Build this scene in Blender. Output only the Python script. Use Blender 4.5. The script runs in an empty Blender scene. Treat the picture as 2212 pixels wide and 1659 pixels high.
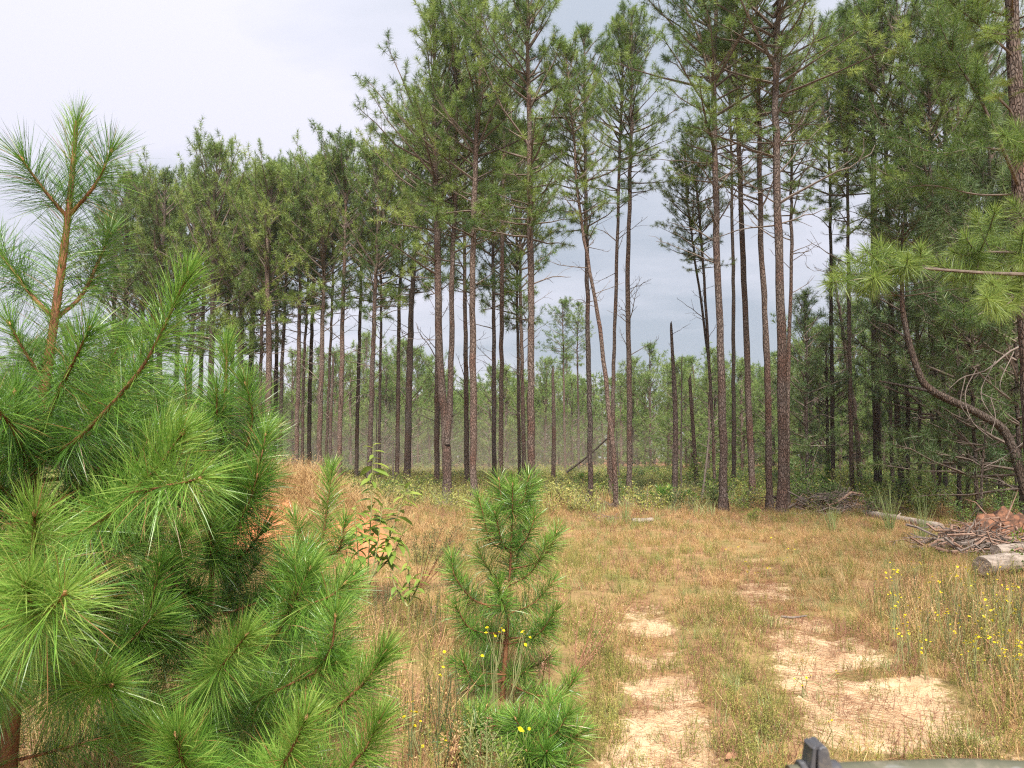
import bpy, math, random
import numpy as np
from mathutils import Vector, Matrix

# ------------------------------------------------------------------ camera
SC = bpy.context.scene
COL = SC.collection
W, H, F = 2212.0, 1659.0, 1603.0          # working pixel grid used to measure the photograph
CAM_H, PITCH = 1.7, math.radians(5.5)
cam = bpy.data.objects.new('camera', bpy.data.cameras.new('camera'))
COL.objects.link(cam)
cam.location = (0, 0, CAM_H)
cam.rotation_euler = (math.pi/2 + PITCH, 0, 0)
cam.data.sensor_fit = 'HORIZONTAL'; cam.data.sensor_width = 36
cam.data.lens = 36*F/W
cam.data.clip_start = 0.05; cam.data.clip_end = 2000
cam.data.dof.use_dof = True; cam.data.dof.focus_distance = 9.0
cam.data.dof.aperture_fstop = cam.data.lens/2.4          # a phone's small pupil
SC.camera = cam

# ------------------------------------------------------------------ world, sun, exposure
SUN_EL, SUN_AZ = math.radians(50), math.radians(174)     # sun veiled by cloud, high behind the camera
wd = bpy.data.worlds.new('World'); SC.world = wd; wd.use_nodes = True
nt = wd.node_tree; nt.nodes.clear()
def wn(t, **k):
    n = nt.nodes.new(t)
    for a, v in k.items(): setattr(n, a, v)
    return n
L_ = nt.links.new
sky = wn('ShaderNodeTexSky', sky_type='NISHITA', sun_disc=False, sun_elevation=SUN_EL, sun_rotation=SUN_AZ)
bg_sky = wn('ShaderNodeBackground'); bg_sky.inputs[1].default_value = 0.10
L_(sky.outputs[0], bg_sky.inputs[0])
tc = wn('ShaderNodeTexCoord'); sp = wn('ShaderNodeSeparateXYZ'); L_(tc.outputs['Generated'], sp.inputs[0])
def mth(op, a, b=None, clamp=False):
    n = wn('ShaderNodeMath', operation=op); n.use_clamp = clamp
    for i, v in enumerate((a, b)):
        if v is None: continue
        if isinstance(v, (int, float)): n.inputs[i].default_value = v
        else: L_(v, n.inputs[i])
    return n.outputs[0]
zpos = mth('MAXIMUM', sp.outputs[2], 0.0)
den = mth('ADD', zpos, 0.22)
cx = mth('DIVIDE', sp.outputs[0], den); cy = mth('DIVIDE', sp.outputs[1], den)
cb = wn('ShaderNodeCombineXYZ'); L_(cx, cb.inputs[0]); L_(cy, cb.inputs[1])
mp = wn('ShaderNodeMapping'); L_(cb.outputs[0], mp.inputs[0])
mp.inputs['Location'].default_value = (3.1, 0.35, 0); mp.inputs['Rotation'].default_value = (0, 0, 0.35)
mp.inputs['Scale'].default_value = (0.55, 1.15, 1)
nz = wn('ShaderNodeTexNoise'); L_(mp.outputs[0], nz.inputs['Vector'])
nz.inputs['Scale'].default_value = 1.0; nz.inputs['Detail'].default_value = 6; nz.inputs['Roughness'].default_value = 0.52
rp = wn('ShaderNodeValToRGB'); L_(nz.outputs[0], rp.inputs[0])
rp.color_ramp.elements[0].position = 0.385; rp.color_ramp.elements[0].color = (0.285, 0.315, 0.365, 1)
rp.color_ramp.elements[1].position = 0.575; rp.color_ramp.elements[1].color = (0.480, 0.475, 0.540, 1)
e = rp.color_ramp.elements.new(0.47); e.color = (0.380, 0.395, 0.448, 1)
grad = mth('ADD', mth('MULTIPLY', zpos, 0.50), 0.76)      # an overcast sky brightens towards the zenith
bg_cl = wn('ShaderNodeBackground'); L_(rp.outputs[0], bg_cl.inputs[0]); L_(grad, bg_cl.inputs[1])
mx = wn('ShaderNodeMixShader'); mx.inputs[0].default_value = 0.93
L_(bg_sky.outputs[0], mx.inputs[1]); L_(bg_cl.outputs[0], mx.inputs[2])
wo = wn('ShaderNodeOutputWorld'); L_(mx.outputs[0], wo.inputs[0])

sun = bpy.data.objects.new('sun', bpy.data.lights.new('sun', 'SUN')); COL.objects.link(sun)
sun.data.energy = 5.0; sun.data.angle = math.radians(18); sun.data.color = (1.0, 0.95, 0.87)
sdir = Vector((math.sin(SUN_AZ)*math.cos(SUN_EL), math.cos(SUN_AZ)*math.cos(SUN_EL), math.sin(SUN_EL)))
sun.rotation_euler = sdir.to_track_quat('Z', 'Y').to_euler()
vs = SC.view_settings
vs.view_transform = 'Standard'; vs.look = 'None'; vs.gamma = 1; vs.use_curve_mapping = False
vs.exposure = 1.04
SC.cycles.max_bounces = 5; SC.cycles.diffuse_bounces = 2; SC.cycles.transmission_bounces = 3; SC.cycles.adaptive_threshold = 0.025; SC.cycles.transparent_max_bounces = 6
SC.cycles.volume_bounces = 1; SC.cycles.filter_width = 1.2; SC.cycles.use_denoising = False; wd.cycles.sampling_method = 'MANUAL'; wd.cycles.sample_map_resolution = 512; SC.cycles.caustics_reflective = False; SC.cycles.caustics_refractive = False

# ------------------------------------------------------------------ measuring helpers
cP, sP = math.cos(PITCH), math.sin(PITCH)
def ray(x, y):
    u = (x - W/2)/F; v = -(y - H/2)/F
    return np.array([u, cP - v*sP, sP + v*cP])
def P(x, y, D):
    d = ray(x, y); return np.array([0, 0, CAM_H]) + d*(D/d[1])
def GD(y, x=1106):
    d = ray(x, y); return CAM_H/(-d[2])*d[1]
R0 = random.Random(7); NP0 = np.random.default_rng(11)

# track centre lines on the ground (x as a function of distance)
TR_D = np.array([0, 4.0, 4.7, 5.5, 6.5, 7.9, 9.5, 12.6, 16, 20, 30])
TR_R = np.array([1.95, 2.15, 2.34, 2.55, 2.75, 2.95, 3.2, 4.0, 5.0, 6.2, 9.0])
TR_L = TR_R - np.array([1.35, 1.40, 1.42, 1.5, 1.52, 1.55, 1.6, 1.6, 1.6, 1.6, 1.6])
LAT = np.random.default_rng(5).random((64, 64))
def lattice(x, y):
    """smooth value noise on a repeating lattice"""
    x = np.asarray(x, float)+400; y = np.asarray(y, float)+400
    i = np.floor(x).astype(int); j = np.floor(y).astype(int); u = x-i; v = y-j; u = u*u*(3-2*u); v = v*v*(3-2*v)
    g = lambda a, c: LAT[a % 64, c % 64]
    return (g(i, j)*(1-u)+g(i+1, j)*u)*(1-v)+(g(i, j+1)*(1-u)+g(i+1, j+1)*u)*v
def sand_mask(x, y):
    wR = np.interp(y, [3.5, 6, 9, 12], [0.78, 0.58, 0.42, 0.38]); wL = np.interp(y, [3.5, 6, 9], [0.34, 0.30, 0.26])
    e = 0.35*(lattice(x*2.1, y*2.1)-0.5)
    a = np.exp(-np.abs((x - np.interp(y, TR_D, TR_R) + e*0.6)/wR)**3)
    b = 0.95*np.exp(-np.abs((x - np.interp(y, TR_D, TR_L) + e*0.5)/wL)**3)
    fade = np.clip((14.5 - y)/5.0, 0.0, 1)
    fl = np.clip((9.6 - y)/2.0, 0.0, 1)
    band = 0.60*lattice(x*0.9+7, y*2.6) + 0.40*lattice(x*2.6, y*5.5+3)
    broken = np.clip((band-0.22)/0.26, 0, 1)
    return np.maximum(a*fade, b*fl)*(0.12+0.88*broken)
def rut(x, y):
    return np.exp(-((x - np.interp(y, TR_D, TR_R))/0.42)**2)*np.clip((15-y)/4, 0, 1) + np.exp(-((x - np.interp(y, TR_D, TR_L))/0.30)**2)*np.clip((12-y)/4, 0, 1)
def gz(x, y):
    x = np.asarray(x, float); y = np.asarray(y, float)
    z = 0.035*np.sin(x*0.9+0.4)*np.sin(y*0.7+1.2) + 0.02*np.sin(x*2.3+y*1.1) + 0.012*np.sin(x*4.7-y*3.1+1)
    z = z - 0.06*rut(x, y)
    # spoil heap of red earth on the left
    z = z + 1.32*np.exp(-(((x+4.75)/1.75)**2 + ((y-14.6)/1.5)**2)**1.3)*(1+0.10*np.sin(x*3.1)*np.sin(y*2.7))
    z = z + 0.5*np.exp(-(((x+8.2)/2.4)**2 + ((y-15.5)/1.8)**2))
    z = z + 0.55*np.exp(-(((x+2.6)/1.0)**2 + ((y-13.6)/0.9)**2))
    far = np.clip((y-40)/120, 0, 1)
    return z + far*0.6*np.sin(x*0.05+1)
def gz1(x, y): return float(gz(x, y))

# ------------------------------------------------------------------ materials
def new_mat(name):
    m = bpy.data.materials.new(name); m.use_nodes = True
    n = m.node_tree; n.nodes.clear()
    return m, n
class NB:
    def __init__(s, nt): s.t = nt
    def n(s, typ, ins=None, **k):
        nd = s.t.nodes.new(typ)
        for a, v in k.items(): setattr(nd, a, v)
        for a, v in (ins or {}).items():
            if isinstance(v, bpy.types.NodeSocket): s.t.links.new(v, nd.inputs[a])
            else: nd.inputs[a].default_value = v
        return nd
    def ramp(s, fac, stops):
        nd = s.n('ShaderNodeValToRGB', {0: fac}); cr = nd.color_ramp
        while len(cr.elements) < len(stops): cr.elements.new(0.5)
        for el, (p, c) in zip(cr.elements, stops): el.position = p; el.color = (*c, 1)
        return nd.outputs[0]
    def mix(s, fac, a, b, blend='MIX'):
        nd = s.n('ShaderNodeMix', data_type='RGBA', blend_type=blend)
        for i, v in ((0, fac), (6, a), (7, b)):
            if isinstance(v, bpy.types.NodeSocket): s.t.links.new(v, nd.inputs[i])
            else: nd.inputs[i].default_value = v if i == 0 else (*v, 1)
        return nd.outputs[2]
    def math(s, op, a, b=0.0, clamp=False):
        nd = s.n('ShaderNodeMath', {0: a, 1: b}, operation=op); nd.use_clamp = clamp; return nd.outputs[0]
    def noise(s, vec, scale, detail=3, rough=0.5):
        return s.n('ShaderNodeTexNoise', {'Vector': vec, 'Scale': scale, 'Detail': detail, 'Roughness': rough}).outputs[0]

def leaf_mat(name, stops, trans=0.3, rough=0.5, spec=0.3, objvar=0.25):
    """thin leaf or needle: colour runs over the per-leaf attribute tint, plus a difference from plant to plant"""
    m, n = new_mat(name); b = NB(n)
    at = b.n('ShaderNodeAttribute', attribute_name='tint').outputs['Fac']
    oi = b.n('ShaderNodeObjectInfo').outputs['Random']
    f = b.math('ADD', at, b.math('MULTIPLY', b.math('SUBTRACT', oi, 0.5), objvar), True)
    c = b.ramp(f, stops)
    pr = b.n('ShaderNodeBsdfPrincipled', {'Base Color': c, 'Roughness': rough, 'Specular IOR Level': spec})
    tr = b.n('ShaderNodeBsdfTranslucent', {'Color': c})
    mxs = b.n('ShaderNodeMixShader', {0: trans, 1: pr.outputs[0], 2: tr.outputs[0]})
    b.n('ShaderNodeOutputMaterial', {0: mxs.outputs[0]})
    return m
def plain_mat(name, stops, scale=8, rough=0.8, bump=0.3, vec='Object', stretch=(1, 1, 1), spec=0.2):
    m, n = new_mat(name); b = NB(n)
    tcn = b.n('ShaderNodeTexCoord').outputs[vec]
    v = b.n('ShaderNodeMapping', {'Vector': tcn, 'Scale': stretch}).outputs[0]
    nz = b.noise(v, scale, 5, 0.6)
    c = b.ramp(nz, stops)
    bp = b.n('ShaderNodeBump', {'Strength': bump, 'Distance': 0.02, 'Height': nz})
    pr = b.n('ShaderNodeBsdfPrincipled', {'Base Color': c, 'Roughness': rough, 'Normal': bp.outputs[0], 'Specular IOR Level': spec})
    b.n('ShaderNodeOutputMaterial', {0: pr.outputs[0]})
    return m
def bark_mat(name, plate1, plate2, fissure, red):
    m, n = new_mat(name); b = NB(n)
    tcn = b.n('ShaderNodeTexCoord').outputs['Object']
    oi = b.n('ShaderNodeObjectInfo').outputs['Random']
    off = b.n('ShaderNodeCombineXYZ', {0: b.math('MULTIPLY', oi, 37.0), 2: b.math('MULTIPLY', oi, 91.0)}).outputs[0]
    p = b.n('ShaderNodeVectorMath', {0: tcn, 1: off}, operation='ADD').outputs[0]
    v = b.n('ShaderNodeMapping', {'Vector': p, 'Scale': (1, 1, 0.32)}).outputs[0]
    wob = b.n('ShaderNodeTexNoise', {'Vector': v, 'Scale': 9.0, 'Detail': 2.0}).outputs['Color']
    v2 = b.n('ShaderNodeVectorMath', {0: v, 1: b.n('ShaderNodeVectorMath', {0: wob, 'Scale': 0.05}, operation='SCALE').outputs[0]}, operation='ADD').outputs[0]
    vo = b.n('ShaderNodeTexVoronoi', {'Vector': v2, 'Scale': 24.0}, feature='DISTANCE_TO_EDGE').outputs[0]
    vc = b.n('ShaderNodeTexVoronoi', {'Vector': v2, 'Scale': 24.0}).outputs['Color']
    edge = b.math('MULTIPLY', vo, 5.0, True)
    big = b.noise(p, 1.1, 3)
    fine = b.noise(p, 70, 3)
    c = b.mix(b.n('ShaderNodeSeparateColor', {0: vc}).outputs[0], plate1, plate2)
    c = b.mix(b.n('ShaderNodeMapRange', {0: big, 1: 0.45, 2: 0.68}).outputs[0], c, red)
    c = b.mix(b.math('MULTIPLY', fine, 0.45), c, fissure)
    c = b.mix(edge, fissure, c)
    c = b.mix(1.0, c, b.ramp(oi, [(0.0, (0.72, 0.74, 0.76)), (0.5, (1.0, 0.97, 0.94)), (1.0, (1.30, 1.22, 1.16))]), 'MULTIPLY')
    h = b.math('ADD', b.math('MULTIPLY', edge, 1.0), b.math('MULTIPLY', fine, 0.35))
    bp = b.n('ShaderNodeBump', {'Strength': 0.9, 'Distance': 0.02, 'Height': h})
    pr = b.n('ShaderNodeBsdfPrincipled', {'Base Color': c, 'Roughness': 0.9, 'Normal': bp.outputs[0], 'Specular IOR Level': 0.1})
    b.n('ShaderNodeOutputMaterial', {0: pr.outputs[0]})
    return m
M = {}
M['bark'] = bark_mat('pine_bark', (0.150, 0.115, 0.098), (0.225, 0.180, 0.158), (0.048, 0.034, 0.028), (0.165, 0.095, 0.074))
M['bark_shaded'] = bark_mat('shaded_bark', (0.085, 0.068, 0.058), (0.13, 0.108, 0.094), (0.034, 0.026, 0.022), (0.10, 0.064, 0.048))  # pine bark darkened for trunks standing in shade; the shade is in the colour
M['limb'] = plain_mat('limb_bark', [(0.3, (0.075, 0.056, 0.044)), (0.7, (0.17, 0.13, 0.105))], 14)
M['dead'] = plain_mat('dead_wood', [(0.3, (0.085, 0.066, 0.055)), (0.7, (0.20, 0.16, 0.135))], 12)
M['grey_log'] = plain_mat('weathered_log', [(0.3, (0.13, 0.10, 0.08)), (0.7, (0.36, 0.30, 0.25))], 9, stretch=(0.35, 2, 2), bump=0.8)
M['red_dead'] = plain_mat('red_brown_dead_wood', [(0.3, (0.14, 0.075, 0.05)), (0.7, (0.30, 0.20, 0.15))], 12)
M['young'] = plain_mat('young_stem', [(0.25, (0.095, 0.048, 0.030)), (0.55, (0.225, 0.095, 0.046)), (0.8, (0.29, 0.155, 0.08))], 40, rough=0.7, stretch=(1, 1, 0.4), bump=0.6)
M['bud'] = plain_mat('pine_bud', [(0.3, (0.45, 0.19, 0.08)), (0.7, (0.60, 0.36, 0.20))], 90)
M['needle'] = leaf_mat('pine_needle', [(0.0, (0.050, 0.098, 0.026)), (0.35, (0.112, 0.185, 0.042)), (0.65, (0.195, 0.280, 0.060)), (1.0, (0.310, 0.380, 0.092))], 0.42, 0.42, 0.45, 0.3)
M['needle_shaded'] = leaf_mat('shaded_pine_needle', [(0.0, (0.044, 0.082, 0.028)), (0.5, (0.080, 0.130, 0.040)), (1.0, (0.150, 0.200, 0.058))], 0.25, 0.45, 0.35, 0.3)  # darker needles for the thicket pines, its deep shade put into the colour
M['needle_young'] = leaf_mat('sapling_needle', [(0.0, (0.036, 0.088, 0.020)), (0.35, (0.082, 0.198, 0.028)), (0.65, (0.172, 0.330, 0.044)), (0.93, (0.340, 0.465, 0.105)), (0.96, (0.40, 0.42, 0.13)), (1.0, (0.36, 0.19, 0.08))], 0.32, 0.34, 0.55, 0.0)
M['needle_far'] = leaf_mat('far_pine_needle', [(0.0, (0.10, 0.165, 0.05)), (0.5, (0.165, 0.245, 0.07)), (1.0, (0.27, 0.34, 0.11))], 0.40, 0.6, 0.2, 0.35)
M['leaf'] = leaf_mat('broad_leaf', [(0.0, (0.075, 0.13, 0.028)), (0.5, (0.16, 0.25, 0.045)), (0.92, (0.34, 0.40, 0.07)), (1.0, (0.42, 0.30, 0.06))], 0.40, 0.4, 0.4, 0.1)
M['leaf_dark'] = leaf_mat('shade_leaf', [(0.0, (0.045, 0.085, 0.025)), (0.5, (0.085, 0.15, 0.035)), (1.0, (0.18, 0.25, 0.06))], 0.35, 0.45, 0.4, 0.3)
M['leaf_yellow'] = leaf_mat('yellowing_leaf', [(0.0, (0.18, 0.20, 0.05)), (0.5, (0.33, 0.34, 0.085)), (1.0, (0.48, 0.42, 0.15))], 0.35, 0.5, 0.3, 0.3)
M['fern'] = leaf_mat('feathery_leaf', [(0.0, (0.060, 0.085, 0.035)), (0.6, (0.115, 0.145, 0.06)), (1.0, (0.24, 0.22, 0.10))], 0.3, 0.6, 0.2, 0.2)
M['dry'] = leaf_mat('dry_grass', [(0.0, (0.24, 0.13, 0.065)), (0.4, (0.41, 0.255, 0.11)), (0.75, (0.53, 0.36, 0.17)), (1.0, (0.64, 0.49, 0.28))], 0.25, 0.7, 0.15, 0.35)
M['weed'] = leaf_mat('olive_weed', [(0.0, (0.12, 0.125, 0.038)), (0.4, (0.235, 0.235, 0.060)), (0.75, (0.36, 0.34, 0.085)), (1.0, (0.46, 0.43, 0.13))], 0.25, 0.7, 0.15, 0.4)
M['rust'] = leaf_mat('rusty_weed', [(0.0, (0.22, 0.105, 0.07)), (0.5, (0.38, 0.205, 0.135)), (1.0, (0.50, 0.31, 0.21))], 0.2, 0.8, 0.1, 0.35)
M['blade'] = leaf_mat('green_grass', [(0.0, (0.13, 0.17, 0.06)), (0.5, (0.22, 0.28, 0.10)), (1.0, (0.36, 0.40, 0.18))], 0.3, 0.55, 0.25, 0.3)
M['straw'] = leaf_mat('pine_straw', [(0.0, (0.17, 0.085, 0.05)), (0.5, (0.28, 0.145, 0.08)), (1.0, (0.38, 0.22, 0.13))], 0.1, 0.8, 0.1, 0.3)
M['petal'] = leaf_mat('yellow_petal', [(0.0, (0.72, 0.55, 0.01)), (0.5, (0.86, 0.72, 0.02)), (1.0, (0.90, 0.80, 0.12))], 0.25, 0.6, 0.1, 0.2)
M['green_stem'] = plain_mat('weed_stem', [(0.3, (0.16, 0.17, 0.07)), (0.7, (0.28, 0.27, 0.12))], 20)
M['red_stem'] = plain_mat('red_weed_stem', [(0.3, (0.20, 0.09, 0.05)), (0.7, (0.34, 0.18, 0.11))], 20)
M['red_soil'] = plain_mat('red_soil', [(0.3, (0.045, 0.026, 0.018)), (0.47, (0.095, 0.048, 0.030)), (0.60, (0.20, 0.090, 0.050)), (0.78, (0.30, 0.15, 0.085))], 9, bump=1.0)
def solid(name, c, rough, spec=0.4):
    m, n = new_mat(name); b = NB(n)
    nz = b.noise(b.n('ShaderNodeTexCoord').outputs['Object'], 400, 2)
    bp = b.n('ShaderNodeBump', {'Strength': 0.15, 'Distance': 0.0005, 'Height': nz})
    tcn = b.n('ShaderNodeTexCoord').outputs['Object']
    dust = b.n('ShaderNodeMapRange', {0: b.noise(tcn, 55, 6, 0.7), 1: 0.48, 2: 0.72}).outputs[0]
    scr = b.n('ShaderNodeMapRange', {0: b.noise(b.n('ShaderNodeMapping', {'Vector': tcn, 'Scale': (30, 30, 500)}).outputs[0], 1.0, 2), 1: 0.62, 2: 0.70}).outputs[0]
    cc = b.mix(b.math('MULTIPLY', dust, 0.45), c, (0.24, 0.20, 0.15)); cc = b.mix(b.math('MULTIPLY', scr, 0.35), cc, (0.22, 0.22, 0.22))
    pr = b.n('ShaderNodeBsdfPrincipled', {'Base Color': cc, 'Roughness': rough, 'Specular IOR Level': spec, 'Normal': bp.outputs[0]})
    b.n('ShaderNodeOutputMaterial', {0: pr.outputs[0]}); return m
M['plastic'] = solid('black_plastic', (0.055, 0.055, 0.062), 0.45)
M['plastic_dark'] = solid('bolt_and_slot_black', (0.018, 0.018, 0.022), 0.6)  # bolt heads, and the shade of the loop's slot as near-black colour
M['olive'] = solid('olive_tube_paint', (0.075, 0.075, 0.048), 0.5)

def ground_mat():
    m, n = new_mat('ground'); b = NB(n)
    pos = b.n('ShaderNodeNewGeometry').outputs['Position']
    def attr(a): return b.n('ShaderNodeAttribute', attribute_name=a).outputs['Fac']
    n1 = b.noise(pos, 0.55, 4, 0.6); n2 = b.noise(pos, 3.2, 5, 0.65); n3 = b.noise(pos, 28, 4, 0.7); n4 = b.noise(pos, 140, 2, 0.6)
    litter = b.ramp(n2, [(0.28, (0.14, 0.08, 0.04)), (0.45, (0.26, 0.155, 0.078)), (0.58, (0.33, 0.205, 0.10)), (0.75, (0.32, 0.165, 0.10))])
    olive = b.ramp(n3, [(0.3, (0.12, 0.10, 0.038)), (0.7, (0.26, 0.215, 0.075))])
    c = b.mix(b.n('ShaderNodeMapRange', {0: n1, 1: 0.42, 2: 0.62}).outputs[0], litter, olive)
    straw = b.ramp(n3, [(0.3, (0.13, 0.055, 0.03)), (0.7, (0.28, 0.14, 0.085))])
    c = b.mix(attr('straw'), c, straw)
    sand = b.ramp(b.math('ADD', b.math('MULTIPLY', n2, 0.6), b.math('MULTIPLY', n4, 0.4)),
                  [(0.35, (0.36, 0.23, 0.13)), (0.5, (0.52, 0.37, 0.22)), (0.65, (0.62, 0.475, 0.31))])
    nb_ = b.noise(b.n('ShaderNodeMapping', {'Vector': pos, 'Scale': (0.55, 2.2, 1)}).outputs[0], 1.5, 5, 0.65)
    sa = attr('sand'); sf = b.math('ADD', sa, b.math('MULTIPLY', b.math('MULTIPLY', b.math('SUBTRACT', b.math('ADD', b.math('MULTIPLY', nb_, 0.5), b.math('MULTIPLY', n3, 0.5)), 0.5), 3.0), b.math('ADD', b.math('MULTIPLY', sa, 2.0), 0.12, True)))
    sf = b.n('ShaderNodeMapRange', {0: sf, 1: 0.38, 2: 0.66}).outputs[0]
    c = b.mix(sf, c, sand)
    red = b.ramp(n2, [(0.3, (0.36, 0.115, 0.05)), (0.6, (0.58, 0.23, 0.11)), (0.8, (0.66, 0.33, 0.17))])
    rf = b.math('ADD', attr('red'), b.math('MULTIPLY', b.math('SUBTRACT', n2, 0.5), 1.2))
    c = b.mix(b.n('ShaderNodeMapRange', {0: rf, 1: 0.40, 2: 0.62}).outputs[0], c, red)
    c = b.mix(b.math('MULTIPLY', b.n('ShaderNodeMapRange', {0: n4, 1: 0.55, 2: 0.75}).outputs[0], 0.35), c, (0.12, 0.065, 0.035))
    h = b.math('ADD', b.math('MULTIPLY', n2, 0.6), b.math('ADD', b.math('MULTIPLY', n3, 0.3), b.math('MULTIPLY', n4, 0.1)))
    bp = b.n('ShaderNodeBump', {'Strength': 0.9, 'Distance': 0.05, 'Height': h})
    pr = b.n('ShaderNodeBsdfPrincipled', {'Base Color': c, 'Roughness': 0.95, 'Normal': bp.outputs[0], 'Specular IOR Level': 0.1})
    b.n('ShaderNodeOutputMaterial', {0: pr.outputs[0]}); return m
M['ground'] = ground_mat()

# ------------------------------------------------------------------ mesh helpers
def unit(v): v = np.asarray(v, float); return v/np.maximum(np.linalg.norm(v, axis=-1, keepdims=True), 1e-9)
class MB:
    def __init__(s): s.V = []; s.T = []; s.F = []; s.n = 0; s.mats = []
    def add(s, v, f, mat, tint=0.5):
        v = np.asarray(v, float).reshape(-1, 3); f = np.asarray(f, np.int64)
        if mat not in s.mats: s.mats.append(mat)
        s.F.append((f + s.n, s.mats.index(mat)))
        s.V.append(v); s.T.append(np.broadcast_to(np.asarray(tint, float), (len(v),))); s.n += len(v)
    def more(s, v, f, mat, tint, base):   # further faces over vertices already there
        pass
    def tube(s, pts, rad, mat, sides=6, tint=0.5, rough=0.0, rng=None, cap=True):
        pts = np.asarray(pts, float); n = len(pts)
        rad = np.broadcast_to(np.asarray(rad, float), (n,))
        t = unit(np.gradient(pts, axis=0))
        ref = np.array([0.0, 0, 1]) if abs(t[:, 2]).mean() < 0.8 else np.array([1.0, 0, 0])
        a = unit(np.cross(t, ref)); b = np.cross(t, a)
        th = np.arange(sides)*2*math.pi/sides
        rr = rad[:, None]*np.ones((1, sides))
        if rough and rng is not None: rr = rr*(1 + rough*rng.standard_normal((n, sides)))
        v = pts[:, None] + rr[..., None]*(np.cos(th)[None, :, None]*a[:, None] + np.sin(th)[None, :, None]*b[:, None])
        i = np.arange(n-1)[:, None]*sides; j = np.arange(sides)[None]; k = (j+1) % sides
        q = np.stack([i+j, i+k, i+sides+k, i+sides+j], -1).reshape(-1, 4)
        s.add(v, q, mat, tint)
        if cap:
            for ring in (0, n-1):
                fan = np.array([[0, m, m+1] for m in range(1, sides-1)])
                s.add(v[ring], fan[:, ::-1] if ring == 0 else fan, mat, tint)
    def blades(s, o, d, L, w, mat, tint, k=2, droop=0.1, rng=NP0, bend=None, taper=0.85):
        """thin pointed blades: roots o, directions d, lengths L, widths w, k segments"""
        n = len(o); L = np.broadcast_to(np.asarray(L, float), (n,)); w = np.broadcast_to(np.asarray(w, float), (n,))
        side = unit(np.cross(d, rng.standard_normal((n, 3))))
        dr = np.broadcast_to(np.asarray(droop, float), (n,))
        cols = []
        for i in range(k+1):
            t = i/k
            p = o + d*(L*t)[:, None]
            p[:, 2] -= dr*L*t*t
            if bend is not None: p = p + bend*(L*t*t)[:, None]
            if i < k:
                ww = (w*0.5*(1-(1-taper)*t if taper > 0.5 else 1-t*0.5))[:, None]
                cols += [p - side*ww, p + side*ww]
            else: cols.append(p)
        m = len(cols)
        v = np.stack(cols, 1).reshape(-1, 3)
        b0 = (np.arange(n)*m)[:, None]
        tt = np.repeat(np.broadcast_to(np.asarray(tint, float), (n,)), m)
        tri = b0 + np.array([[m-3, m-2, m-1]])
        if k > 1:
            q = np.concatenate([b0 + np.array([[2*i, 2*i+1, 2*i+3, 2*i+2]]) for i in range(k-1)])
            off = s.n; s.add(v, q, mat, tt); s.F.append((tri + off, s.mats.index(mat)))
        else: s.add(v, tri, mat, tt)
    def leaves(s, o, d, L, w, mat, tint, rng=NP0, fold=0.25, droop=0.2):
        """lance-shaped folded leaves, 4 triangles each"""
        n = len(o); L = np.broadcast_to(np.asarray(L, float), (n,))[:, None]; w = np.broadcast_to(np.asarray(w, float), (n,))[:, None]
        up = np.array([0, 0, 1.0]) + 0.5*rng.standard_normal((n, 3))
        side = unit(np.cross(d, up)); nor = np.cross(side, d)
        mid = o + d*L*0.45; tip = o + d*L; tip = tip - np.array([0, 0, 1.0])*L*droop
        v = np.stack([o, mid + side*w*0.5 + nor*w*fold, tip, mid - side*w*0.5 + nor*w*fold, mid + nor*0*w], 1).reshape(-1, 3)
        b0 = (np.arange(n)*5)[:, None]
        f = np.concatenate([b0 + np.array([[0, 1, 4]]), b0 + np.array([[1, 2, 4]]), b0 + np.array([[0, 4, 3]]), b0 + np.array([[4, 2, 3]])])
        s.add(v, f, mat, np.repeat(np.broadcast_to(np.asarray(tint, float), (n,)), 5))
    def mesh(s, name, smooth=False):
        me = bpy.data.meshes.new(name)
        V = np.concatenate(s.V); me.vertices.add(len(V)); me.vertices.foreach_set('co', V.astype(np.float32).ravel())
        lo = np.concatenate([f.ravel() for f, _ in s.F]); tot = np.concatenate([np.full(len(f), f.shape[1]) for f, _ in s.F])
        mi = np.concatenate([np.full(len(f), k) for f, k in s.F])
        me.loops.add(len(lo)); me.loops.foreach_set('vertex_index', lo.astype(np.int32))
        me.polygons.add(len(tot)); me.polygons.foreach_set('loop_start', (np.cumsum(tot)-tot).astype(np.int32))
        me.polygons.foreach_set('material_index', mi.astype(np.int32))
        me.polygons.foreach_set('use_smooth', np.full(len(tot), smooth))
        for k in s.mats: me.materials.append(M[k])
        at = me.attributes.new('tint', 'FLOAT', 'POINT'); at.data.foreach_set('value', np.concatenate(s.T).astype(np.float32))
        me.update(calc_edges=True); return me
    def build(s, name, parent=None, smooth=False, loc=None): return link(name, s.mesh(name, smooth), parent, loc)
def link(name, data, parent=None, loc=None):
    o = bpy.data.objects.new(name, data); COL.objects.link(o)
    if parent is not None: o.parent = parent
    if loc is not None: o.location = loc
    return o
def tag(o, label=None, cat=None, group=None, kind=None):
    for k, v in (('label', label), ('category', cat), ('group', group), ('kind', kind)):
        if v: o[k] = v
    return o
def thing(name, label, cat, loc, group=None):
    o = link(name, None, None, tuple(float(c) for c in loc)); o.empty_display_size = 0.2
    return tag(o, label, cat, group)
def smooth_path(pts, n):
    """Catmull-Rom through the given points"""
    pts = np.asarray(pts, float)
    if len(pts) == 2: return pts[0] + (pts[1]-pts[0])*np.linspace(0, 1, n)[:, None]
    p = np.vstack([2*pts[0]-pts[1], pts, 2*pts[-1]-pts[-2]]); out = []
    for u in np.linspace(0, len(pts)-1-1e-6, n):
        i = int(u); t = u-i; a, b, c, d = p[i:i+4]
        out.append(0.5*((2*b)+(-a+c)*t+(2*a-5*b+4*c-d)*t*t+(-a+3*b-3*c+d)*t**3))
    return np.array(out)
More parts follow.
